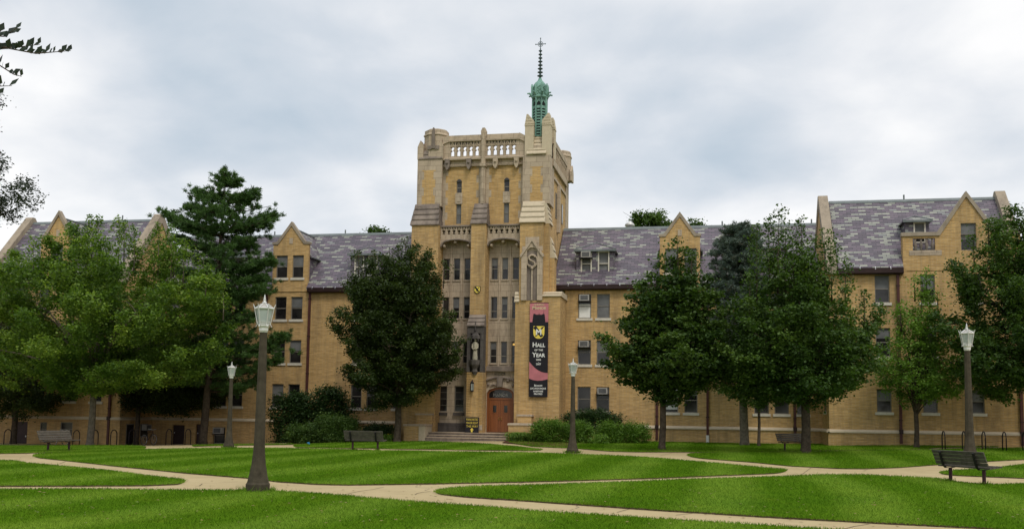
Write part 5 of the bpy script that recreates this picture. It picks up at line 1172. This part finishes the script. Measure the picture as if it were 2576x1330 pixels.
# blue spruce and the slim tree under it
# pale young tree
Yp=-7.5
tree('young_tree',(ux(2305,Yp),Yp),[(700,2298,2345),(740,2285,2360),(790,2250,2380),(840,2228,2400),(890,2212,2420),(940,2195,2440),(975,2195,2455),(1000,2240,2430),(1012,2280,2380)],'leaf_young','slender young tree with sparse pale green leaves in front of the right pavilion',nb=110,sub=10,L=.85,w=.4,per=22,size=.13,sig=.24,fork=(ux(2305,Yp),Yp,2.0),trunk=.14,seed=17,gap=.05,freq=.9,nl=22,rough=.3,sprigs=[(2335,730,675,30),(2305,720,690,24),(2365,760,730,24),(2262,800,770,24)],ymin=-4.6)
Yt=-5.5
tree('shade_tree',(ux(1909,Yt,1110),Yt),[(780,1850,1960),(850,1815,2000),(920,1800,2015),(980,1805,2010),(1020,1820,1980),(1045,1850,1940)],'leaf_ash','thin stemmed tree between the spruce trunk and the tall pointed tree',n=500,per=26,size=.13,sig=.3,fork=(ux(1909,Yt,1110),Yt,2.6),trunk=.09,seed=19,gap=-.05,ymin=-1.2,depth=.7)
# big tree at the right edge
Yb=-10.
tree('large_tree',(ux(2655,Yb),Yb),[(540,2505,2590),(562,2465,2660),(600,2430,2720),(660,2405,2760),(740,2372,2800),(820,2360,2830),(900,2360,2840),(950,2375,2840),(985,2400,2800),(1005,2450,2740)],'leaf_ash','large dark green tree filling the right edge behind the tall lamp post',nb=200,sub=15,L=1.05,w=.6,per=32,size=.155,sig=.29,fork=(ux(2650,Yb),Yb,2.6),trunk=.26,seed=21,gap=.0,freq=.55,nl=28,rough=.25,
 sprigs=[(2540,580,532,40),(2480,610,562,40),(2445,650,600,30),(2515,590,550,30),(2568,580,540,40)],ymin=-4.8)
# trees behind the roof
for u,v0,prof,sd,lab in ((1640,0,[(528,1615,1655),(540,1595,1680),(555,1588,1700),(575,1580,1715),(620,1570,1720),(700,1590,1700)],31,'tree top showing above the roof left of the right gable dormer'),(1752,0,[(556,1748,1756),(566,1735,1765),(590,1725,1775),(640,1720,1780)],32,'small tree top peeping over the roof right of the gable dormer'),(950,0,[(574,935,965),(582,925,980),(600,915,990),(650,910,1000)],33,'tuft of tree top over the roof left of the tower')):
    Yq=22.;tree('distant_tree',(ux(u,Yq),Yq),prof,'leaf_ash',lab,nb=90 if sd==31 else 40,sub=12,L=.55,w=.5,per=28,size=.2,sig=.34,trunk=.2,seed=sd,gap=-.15,group='trees behind the building',fork=(ux(u,Yq),Yq,9))
# ---- white pine
def conifer(name,pos,ztop,tipx,rows,label,mat,trunkr,bark,zlow,step,nper,needle,seed,droop=.0,tuft=.2,wide=.035,layers=True,dens=1.,depth=1.,majors=()):
    X_,Y_=pos;z0=h1(X_,Y_);T=thing(name,(X_,Y_,z0),label,'tree');rnd=random.Random(seed)
    mb=MB();mb.tube([(X_,Y_,z0-.2),(X_,Y_,z0+.3),(X_*.5+tipx*.5,Y_,(z0+ztop)/2),(tipx,Y_,ztop-.1)],[trunkr*1.3,trunkr,trunkr*.6,.03],9)
    C=[];DR=[];z=zlow
    while z<ztop-.15:
        f=(z-z0)/(ztop-z0);cx_=X_+(tipx-X_)*f;nb=rnd.randint(6,8) if layers else 9;ph=rnd.uniform(0,6.28)
        xl=float(np.interp(z,rows[:,0],rows[:,1]));xr=float(np.interp(z,rows[:,0],rows[:,2]))
        for k in range(nb):
            a=ph+2*PI*k/nb+rnd.uniform(-.25,.25);c,s=math.cos(a),math.sin(a)
            reach=(abs(c)*((xr-cx_) if c>0 else (cx_-xl))+abs(s)*((xr-xl)/2*depth))*rnd.uniform(.62,1.05)
            reach=max(.25,reach)
            if Y_+reach*s>-.6: reach=max(.3,(-.6-Y_)/max(s,.05))
            rise=rnd.uniform(.05,.30)*reach*(1 if f>.35 else .4)-droop*reach
            zs=z+rnd.uniform(-.2,.2)-max(0,rise)*.85;pts=[Vector((cx_,Y_,zs)),Vector((cx_+c*reach*.5,Y_+s*reach*.5,zs+rise*.35)),Vector((cx_+c*reach,Y_+s*reach,zs+rise))]
            mb.tube(pts,[max(.02,trunkr*.22*(1-f*.6)),.03,.012],4)
            m_=max(3,int(reach*nper*dens))
            for q in range(m_):
                t=.22+.78*(q+rnd.random())/m_;p=pts[0].lerp(pts[1],min(1,t*2)) if t<.5 else pts[1].lerp(pts[2],(t-.5)*2)
                sp_=.05+.22*reach*(1-abs(t-.65))*.6
                C.append((p.x+rnd.gauss(0,sp_)*1.,p.y+rnd.gauss(0,sp_),p.z+rnd.gauss(0,.06)+.03));DR.append((c,s))
        z+=step*rnd.uniform(.8,1.2)*(1-.45*f)
    for (ua,va,ub,vb,wd) in majors:
        a=Vector((at(ua,va,Y_)[0],Y_,at(ua,va,Y_)[1]));yy=rnd.uniform(-1.6,.9);b=at(ub,vb,Y_+yy);b=Vector((b[0],Y_+yy,b[1]));m=a.lerp(b,.5)-Vector((0,0,.12*(b-a).length));mb.tube([a,m,b],[.07,.045,.012],5);Ln=(b-a).length;d=(b-a).normalized()
        for q in range(int(Ln*34*wd)):
            t=.12+.88*rnd.random()**.8;p=(a.lerp(m,t*2) if t<.5 else m.lerp(b,t*2-1));wz=.42*wd*math.sqrt(max(.04,1-((t-.6)/.5)**2))
            C.append((p.x+rnd.gauss(0,.12),p.y+rnd.gauss(0,wz*1.1),p.z+rnd.gauss(0,.13)+.06));DR.append((d.x,d.y+rnd.gauss(0,.5)))
    C=np.array(C);DR=np.array(DR);k=needle;n_=len(C);P=np.repeat(C,k,0)
    d=RNG.normal(0,.75,(n_*k,3));d[:,:2]+=np.repeat(DR,k,0)*.75;d[:,2]=d[:,2]*.7+.45;d/=np.linalg.norm(d,axis=1)[:,None]
    L=tuft*RNG.uniform(.6,1.2,n_*k)[:,None];sd=np.cross(d,RNG.normal(0,1,(n_*k,3)));sd/=np.linalg.norm(sd,axis=1)[:,None]+1e-9
    P=P+RNG.normal(0,.05,P.shape);Q=np.stack([P-sd*wide*.5,P+sd*wide*.5,P+d*L+sd*wide*.3,P+d*L-sd*wide*.3],1)
    r=np.clip(np.repeat(RNG.random(n_),k)*.6+.4*RNG.random(n_*k),0,1)
    mb.build('trunk',M[bark],T,True);tri_mesh('crown',Q,4,M[mat],r,T,(X_,Y_,z0));return T
Yw=-6.;rw=env([(423,560,580),(460,545,600),(480,515,625),(500,490,645),(545,420,690),(575,470,655),(610,450,640),(650,440,680),(700,450,690),(760,470,640),(800,480,650),(850,440,720),(880,470,690),(925,480,710),(960,490,640),(1000,490,640)],Yw)
conifer('pine_tree',(ux(512,Yw),Yw),rw[-1,0],at(570,425,Yw)[0],rw,'tall dark green pine with layered upturned branches behind the left lamp posts','needle_pine',.26,'bark',3.2,.85,5.2,40,41,0,.22,.034,depth=.8,majors=[(572,505,645,487,.9),(572,505,640,500,.7),(568,562,690,543,1.),(566,575,670,562,.8),(562,610,642,612,.8),(560,670,686,655,1.),(557,690,670,700,.9),(552,735,668,725,.9),(545,800,655,790,.8),(540,868,724,846,.9),(540,880,690,872,.7),(537,935,700,905,.9),(532,985,650,955,.8),(570,500,492,484,1.),(568,525,470,522,1.),(562,575,417,540,1.1),(560,590,430,560,.9),(558,625,450,600,1.),(552,700,450,690,1.),(550,740,470,740,.9),(573,470,545,446,.8),(575,465,604,452,.8),(575,450,560,432,.6)])
Ys_=-4.2;rs=env([(562,1842,1870),(585,1820,1895),(610,1808,1915),(650,1795,1928),(690,1790,1935),(720,1790,1940),(800,1775,1950),(900,1770,1960)],Ys_)
conifer('blue_spruce',(ux(1873,Ys_,1110),Ys_),rs[-1,0],at(1856,565,Ys_)[0],rs,'blue grey spruce rising behind the maple in front of the right wing roof','needle_blue',.27,'bark_grey',4.3,.5,12.,44,43,.05,.15,.03,layers=False,depth=.75)
# ---- tree at the top left reaching into the picture, and the fine leaved one further off
def overhang():
    Y_=-55.;X_=at(-620,900,Y_)[0];z0=h1(X_,Y_);T=thing('overhanging_tree',(X_,Y_,z0),'near tree whose twigs of dark oval leaves reach into the top left corner','tree')
    mb=MB();top=Vector((X_,Y_,5.8));mb.tube([(X_,Y_,z0-.2),(X_,Y_,2.),(X_+.05,Y_,4.2),top],[.2,.15,.11,.05],8);L=[]
    def twig(pts,r0=.008,n=20,t0=.35,big=.13):
        P=[Vector((at(u,v,Y_)[0],Y_+dy,at(u,v,Y_)[1])) for u,v,dy in pts];P=[Vector((X_,Y_,P[0].z-.7))]+P
        mb.tube(P,[.045]+[r0]*(len(P)-2)+[.003],5);cum=[0]
        for a,b in zip(P[1:-1],P[2:]): cum.append(cum[-1]+(b-a).length)
        for i in range(n):
            s=cum[-1]*(i+.5)/n
            j=max(k for k in range(len(cum)) if cum[k]<=s);j=min(j,len(cum)-2);a,b=P[1+j],P[2+j];t=(s-cum[j])/(cum[j+1]-cum[j]);p=a.lerp(b,t);dr=(b-a).normalized()
            side=Vector((0,0,1)) if i%2 else Vector((0,0,.35));d=(dr*.6+side*random.uniform(.5,1.)+Vector((0,random.uniform(-.6,.6),0))).normalized();sz=big*random.uniform(.65,1.1)*(1-.2*i/n)
            w=d.cross(Vector((random.uniform(-.4,.4),1,random.uniform(-.4,.4)))).normalized()*sz*.33
            L.append([p,p+d*sz*.5+w,p+d*sz,p+d*sz*.5-w])
    twig([(-260,150,0),(-60,128,.0),(20,122,0),(90,135,0),(178,128,0)],n=46,big=.15);twig([(-200,140,.1),(-40,118,0),(40,120,0),(100,112,0)],n=30,big=.16)
    twig([(-200,110,.1),(-30,90,0),(10,92,0),(44,70,0)],n=22,big=.19);twig([(-220,120,-.1),(-20,110,-.1),(18,85,-.1)],n=18,big=.18)
    twig([(-240,180,.1),(-20,155,.1),(20,180,.1),(54,193,0)],n=30,big=.15);twig([(-240,230,0),(-20,218,0),(30,216,0)],n=18,big=.17);twig([(-240,250,0),(-20,236,0),(10,238,0)],n=8)
    for _ in range(9):
        a=random.uniform(PI*.6,PI*1.7);e=top+Vector((math.cos(a)*random.uniform(1,2),math.sin(a)*random.uniform(1,2),random.uniform(-1.2,1.2)));mb.tube([top-Vector((0,0,random.uniform(.2,1.5))),e],[.03,.008],4)
        for q in range(40):
            p=top.lerp(e,random.uniform(.3,1))+Vector([random.gauss(0,.25) for _ in range(3)]);d=Vector([random.gauss(0,1) for _ in range(3)]).normalized();w=d.orthogonal().normalized()*.03;L.append([p,p+d*.06+w,p+d*.12,p+d*.06-w])
    mb.build('trunk',M['bark'],T,True);V=np.array([[tuple(p) for p in q] for q in L]);tri_mesh('crown',V,4,M['leaf_near'],RNG.random(len(V)),T,(X_,Y_,z0))
overhang()
Yv=-34.
tree('elm_tree',(at(-330,1000,Yv)[0],Yv),[(150,-420,-330),(200,-460,-160),(252,-480,-35),(275,-490,-4),(292,-490,-30),(330,-500,-140),(405,-500,-110),(440,-490,-30),(465,-470,0),(490,-440,38),(508,-420,72),(524,-400,74),(538,-300,50),(548,-260,-50)],'leaf_near','fine leaved branches at the left edge against the sky above the left gable',nb=170,sub=16,L=1.,w=.5,per=34,size=.085,sig=.2,fork=(at(-330,700,Yv)[0],Yv,4.),trunk=.24,seed=51,gap=.0,freq=.7,rough=.12,depth=.7,nl=30)
# ================================================================ SHRUBS
def shrub(name,u0,u1,v0,v1,Y,mat,label,n=260,per=26,size=.07,sig=.13,depth=1.,seed=1,round_=.5,gap=-.2,group=None,cat='shrub',rough=.12):
    um=(u0+u1)/2;prof=[(v0,um-(u1-u0)*.18,um+(u1-u0)*.18),(v0+(v1-v0)*.12,um-(u1-u0)*(.5-.16*round_),um+(u1-u0)*(.5-.16*round_)),(v0+(v1-v0)*.4,u0,u1),(v0+(v1-v0)*.8,u0,u1),(v1,u0+(u1-u0)*.08,u1-(u1-u0)*.08)]
    x=ux(um,Y,v1);z0=h1(x,Y);T=thing(name,(x,Y,z0),label,cat,group);rows=env(prof,Y);rows[:,0]+=max(0,z0+.08-rows[0,0])*np.linspace(1,0,len(rows));C=fill(rows,Y,n,depth,seed,gap,1.2,.9,rough)
    A=np.array([tuple(p) for p in C]);Q,r=leaves(A,sig,per,size,.8,1.6,.6);tri_mesh('foliage',Q,4,M[mat],r,T,(x,Y,z0))
    mb=MB();rr=random.Random(seed)
    for _ in range(9):
        p=rr.choice(C);mb.tube([(x+rr.uniform(-.3,.3),Y+rr.uniform(-.15,.15),z0-.05),((x+p.x)/2,(Y+p.y)/2,(z0+p.z)/2),tuple(p)],[.03,.02,.006],4)
    mb.build('stem',M['bark'],T,True);return T
shrub('clipped_hedge',1404,1577,1034,1095,-3.4,'hedge_dark','tall dark clipped hedge under the ground floor windows right of the door',n=900,size=.08,depth=.32,seed=61,round_=.5)
shrub('rounded_bush',1336,1436,1059,1119,-6.2,'hedge_light','bright green round clipped bush beside the yellow lilies left of the lamp post',n=620,seed=62,depth=.7)
shrub('rounded_bush',1430,1487,1066,1116,-6.4,'hedge_light','small round green bush just right of the lamp post',n=330,seed=63,depth=.8)
shrub('rounded_bush',1497,1570,1066,1113,-5.4,'hedge_light','green bush in front of the dark hedge, left one of the joined pair',n=420,seed=64,depth=.7)
shrub('rounded_bush',1556,1637,1067,1112,-5.0,'hedge_light','rightmost green bush of the row, next to the red brown downpipe',n=420,seed=65,depth=.7)
shrub('low_perennial',1488,1530,1101,1119,-6.9,'leaf_young','little leafy green plant at the foot of the bushes',n=70,per=20,size=.09,seed=66,cat='plant')
shrub('mugo_pine',790,905,1047,1117,-6.6,'leaf_ash','broad mounded green shrub left of the bench, in front of the dark evergreens',n=620,size=.09,sig=.16,seed=67,depth=.8,rough=.25)
shrub('feathery_shrub',728,815,1070,1120,-7.,'leaf_ash','low feathery shrub at the left end of the planting bed',n=330,size=.10,seed=68,rough=.35)
shrub('evergreen_shrub',690,795,985,1116,-2.2,'hedge_dark','tall ragged dark evergreen against the wall by the left downpipe',n=620,size=.13,sig=.24,seed=69,rough=.45,depth=.5,gap=-.06)
shrub('evergreen_shrub',778,882,978,1110,-2.4,'hedge_dark','tall ragged dark evergreen between the downpipe and the round crowned tree',n=620,size=.13,sig=.24,seed=70,rough=.45,depth=.5,gap=-.06)
shrub('low_hedge',905,1000,1070,1112,-3.6,'hedge_dark','low dark hedge behind the round crowned tree trunk',n=330,size=.09,seed=71,depth=.5)
# daylily clumps
def make_lily():
    t=local(thing('daylily_clump',(0,0,0),'','plant','daylily clumps beside the entrance steps'));L=[];r=random.Random(4)
    for _ in range(130):
        a=r.uniform(0,6.28);b=Vector((r.gauss(0,.12),r.gauss(0,.12),0));o_=Vector((math.cos(a),math.sin(a),0));Ln=r.uniform(.35,.6);w=Vector((-o_.y,o_.x,0))*.014
        p0=b;p1=b+o_*Ln*.25+Vector((0,0,Ln*.75));p2=b+o_*Ln*.65+Vector((0,0,Ln*.85));p3=b+o_*Ln*.95+Vector((0,0,Ln*.55))
        for p,q,k in ((p0,p1,1),(p1,p2,.8),(p2,p3,.4)): L.append([p-w*k,p+w*k,q+w*k*.8,q-w*k*.8])
    V=np.array([[tuple(p) for p in q] for q in L]);tri_mesh('blades',V,4,M['leaf_young'],RNG.random(len(V)),t);return t
lily=make_lily();fl=[]
LS=[(1290,1112,'leftmost daylily clump right of the steps'),(1308,1116,'second daylily clump right of the steps'),(1326,1118,'daylily clump in the middle of the row right of the steps'),(1345,1119,'daylily clump with yellow flowers under the round bush'),(1300,1108,'daylily clump close to the stone cheek wall'),(925,1108,'daylily clump behind the wooden bench'),(948,1109,'daylily clump beside the round crowned tree trunk'),(975,1110,'daylily clump right of the tree trunk'),(905,1110,'daylily clump at the left end behind the bench')]
for i,(u,v,lab) in enumerate(LS):
    o=lily if i==0 else dup(lily);Y=-6.+.3*(i%3);x=ux(u,Y,v);o.location=(x,Y,h1(x,Y)+.02);o.rotation_euler=(0,0,i*1.3);s=1.15 if u>1200 else 1.;o.scale=(s,s,s);o['label']=lab
    if i in (2,3,7):
        for q in range(3):
            m_=MB();px,py,pz=random.uniform(-.25,.25),-.3-random.uniform(0,.15),random.uniform(.3,.55)
            m_.tube([(px*.4,py*.4,0),(px,py,pz)],.006,4)
            for k in range(6):
                a=k*PI/3;m_.poly([(px,py,pz),(px+.05*math.cos(a-.3),py+.05*math.sin(a-.3),pz+.04),(px+.09*math.cos(a),py+.09*math.sin(a),pz+.05),(px+.05*math.cos(a+.3),py+.05*math.sin(a+.3),pz+.04)])
            m_.build('flower',M['flower'],None,fix=False).parent=o
# ================================================================ FURNITURE
def make_lamp():
    t=local(thing('lamp_post',(0,0,0),'','lamp post','lamp posts along the paths'))
    m_=MB();pr=[(.258,0),(.262,.17),(.235,.21),(.20,.35),(.155,.58),(.128,.85),(.118,1.1),(.105,2.),(.088,3.0),(.078,3.40)];m_.lathe(pr,0,0,8,PI/8);m_.build('post',M['post'],t)
    m_=MB();m_.box(-.33,.33,-.33,.33,-.08,.012);m_.build('footing',M['path'],t)
    m_=MB();m_.lathe([(.085,3.38),(.10,3.42),(.10,3.47),(.125,3.52),(.125,3.545)],0,0,8,PI/8)
    k=6
    def ring(r,z,n_=6,rad=.013): m_.tube([(r*math.cos(2*PI*j/n_),r*math.sin(2*PI*j/n_),z) for j in range(n_+1)],rad,4)
    ring(.125,3.56);ring(.195,3.89,rad=.018);ring(.12,3.60)
    for j in range(k):
        a=2*PI*j/k;c,s=math.cos(a),math.sin(a)
        m_.tube([(.165*c,.165*s,3.50),(.135*c,.135*s,3.56),(.20*c,.20*s,3.89),(.212*c,.212*s,3.93),(.235*c,.235*s,3.99)],[.008,.012,.012,.012,.005],4)
        m_.tube([(.2*c,.2*s,3.895),(.06*c,.06*s,4.0)],.011,4)
    m_.build('lantern_frame',M['silver'],t)
    m_=MB();m_.lathe([(.115,3.57),(.182,3.88)],0,0,6);m_.build('glass',M['frost'],t)
    m_=MB();m_.lathe([(.185,3.895),(.052,3.995)],0,0,6);m_.build('lantern_roof',M['ac'],t)
    m_=MB();m_.lathe([(.055,3.99),(.04,4.02),(.05,4.04),(.02,4.05),(.032,4.07),(.012,4.16),(.002,4.2)],0,0,8);m_.build('finial',M['silver'],t,True)
    return t
lamp=make_lamp()
x_n,y_n,_=G(648,1237);p=[((x_n,y_n),'tallest looking concrete lamp post, nearest, on the path edge left of centre'),(G(575,1127.5)[:2],'small concrete lamp post in front of the pine, left of the nearest one'),(G(1440,1139.5)[:2],'concrete lamp post between the banner and the dark maple'),((0,0),'concrete lamp post at the right behind the near bench')]
# right lamp: where its lantern height puts it
p[3]=(G(2441,1172)[:2],p[3][1])
for i,((x,y),lab) in enumerate(p):
    o=lamp if i==0 else dup(lamp);o.location=(x,y,h1(x,y)+(.0));o.rotation_euler=(0,0,.35+i*.4);o['label']=lab
    if i==3: k_=(at(2430,812,y)[1]-h1(x,y))/4.2;o.scale=(k_,k_,k_);print('LS',k_)
print('LAMPS',[q[0] for q in p])
def make_bench():
    t=local(thing('park_bench',(0,0,0),'','bench','wooden benches on the lawns'));L=.9
    # seat towards +y, back at y=0
    for k in range(4):
        y=.09+k*.115;m_=MB();m_.box(-L,L,y,y+.098,.40+.012*k,.44+.012*k);m_.build('seat_slat',M['slat'],t)
    for k in range(4):
        z=.47+k*.098;y=.03-.042*k;m_=MB();c,s=math.cos(.4),math.sin(.4);q=[(y,z),(y+.035,z+.01),(y+.035-.036,z+.092),(y-.036,z+.085)];m_.prismx(q,-L,L);m_.build('back_slat',M['slat'],t)
    for s_ in (-1,1):
        x=s_*.58;m_=MB();m_.tube([(x,.22,-.05),(x,.22,.37)],.048,10);m_.build('leg',M['maroon'],t)
        m_=MB();pts=[(x,.52,.415),(x,.25,.375),(x,.06,.385),(x,-.015,.45),(x,-.08,.62),(x,-.145,.82)]
        for a,b in zip(pts[:-1],pts[1:]): m_.prismx([(a[1],a[2]),(b[1],b[2]),(b[1]-.02,b[2]-.015),(a[1]-.02,a[2]-.02)],x-.035,x+.035)
        m_.build('bracket',M['iron'],t)
    return t
bench=make_bench()
def put_bench(o,a,b,flip,lab):
    ax,ay,_=G(*a);bx_,by_,_=G(*b);d=math.atan2(by_-ay,bx_-ax)+(PI if flip else 0)
    mx_,my_=(ax+bx_)/2,(ay+by_)/2;off=Vector((0,.22,0));off.rotate(Matrix.Rotation(d,3,'Z'));o.location=(mx_-off.x,my_-off.y,h1(mx_,my_)+LZ);o.rotation_euler=(0,0,d);o['label']=lab
put_bench(bench,(2390,1212),(2478,1220),False,'nearest bench, seen from behind at the right edge in front of a lamp post')
put_bench(dup(bench),(887.4,1133.6),(949,1134),False,'bench seen from behind on the far edge of the big lawn left of the steps')
put_bench(dup(bench),(116.7,1137),(176.4,1135.2),True,'shaded bench facing us under the spreading maple at the left')
put_bench(dup(bench),(1966,1134.5),(2028,1133.5),True,'bench half hidden behind the trunk of the tall tree on the right')
def make_rack():
    t=tag(MB(),None) if 0 else MB();r=.33;pts=[(0,-r,-.1),(0,-r,.65)]+[(0,-r*math.cos(PI*k/10),.65+r*.95*math.sin(PI*k/10)) for k in range(1,10)]+[(0,r,.65),(0,r,-.1)]
    t.tube(pts,.03,8);o=t.build('bike_rack',M['iron'],None,True);return tag(o,'',"bike rack",'bike rack hoops')
rack=make_rack();i=0
names=['first','second','third','fourth','fifth','sixth','seventh']
for grp,us in (('right',[2374,2425,2475,2527,2578]),('left',[18,191,238,285,331,424,472])):
    for k,u in enumerate(us):
        o=rack if i==0 else dup(rack);i+=1
        if grp=='right': x,y,_=G(u,1126.0-.02*k);y=-10.6
        else: y=-8.6
        x=ux(u,y,1120)
        o.location=(x,y,h1(x,y));o['label']=f'{names[k]} black bike hoop from the left '+('right of the young tree' if grp=='right' else 'along the shaded left wall')
# bicycle leaning in the left row
def bicycle(x,y,rz,lab,k=1.,mat='iron'):
    z=h1(x,y)+.0;t=thing('bicycle',(x,y,z),lab,'bicycle',None,rz);O=Vector((0,0,0));ORG[t.name]=O
    for sx in (-.52,.52):
        m_=MB();m_.tube([(sx+.33*math.cos(2*PI*j/20),0,.34+.33*math.sin(2*PI*j/20)) for j in range(21)],.02,5);wh=m_.build('wheel',M['rubber'],t,True)
        m_=MB();m_.tube([(sx+.3*math.cos(2*PI*j/20),0,.34+.3*math.sin(2*PI*j/20)) for j in range(21)],.01,4)
        for j in range(8): m_.tube([(sx,0,.34),(sx+.3*math.cos(PI*j/4),0,.34+.3*math.sin(PI*j/4))],.003,3)
        m_.build('rim',M['strap'],wh)
    m_=MB()
    for q in ([(-.52,0,.34),(-.1,0,.32),(.4,0,.78)],[(-.52,0,.34),(-.2,0,.75),(-.1,0,.32)],[(-.2,0,.75),(.38,0,.82)],[(.52,0,.34),(.36,0,.92)],[(-.2,0,.75),(-.23,0,.88)]): m_.tube(q,.018,6)
    m_.build('frame',M[mat],t,True);m_=MB();m_.box(-.34,-.1,-.06,.06,.88,.93,.03,.02);m_.build('saddle',M['rubber'],t)
    m_=MB();m_.tube([(.28,-.28,1.0),(.4,-.2,.98),(.36,0,.94),(.4,.2,.98),(.28,.28,1.0)],.014,5);m_.build('handlebar',M['strap'],t,True)
bicycle(ux(374,-8.3,1118),-8.3,R(88),'dark bicycle parked at the hoops in the shade behind the spreading maple')
bicycle(ux(157,-8.6,1118),-8.9,R(84),'faded red bicycle parked behind the shaded bench',mat='red')
# small blue marker flag in the lawn edge
fx_,fy_,fz_=G(775,1121);t=thing('marker_flag',(fx_,fy_,fz_),'tiny blue marker flag in the grass left of the bench','flag')
m_=MB();m_.tube([(fx_,fy_,fz_),(fx_,fy_,fz_+.22)],.006,4);m_.build('stake',M['iron'],t);m_=MB();m_.prism([(fx_,fz_+.12),(fx_+.1,fz_+.1),(fx_+.08,fz_+.2),(fx_,fz_+.22),(fx_-.08,fz_+.18)],fy_-.004,fy_+.004);m_.build('flag',M['blue'],t)
print('WINDOWS',WC[0],'OBJECTS',len(bpy.data.objects),'FACES',sum(len(o.data.polygons) for o in bpy.data.objects if o.type=='MESH'))
for o in list(scene.objects):
    if 'label' in o and len(o['label'].replace('-',' ').split())>16: print('LONG',o.name,o['label'])
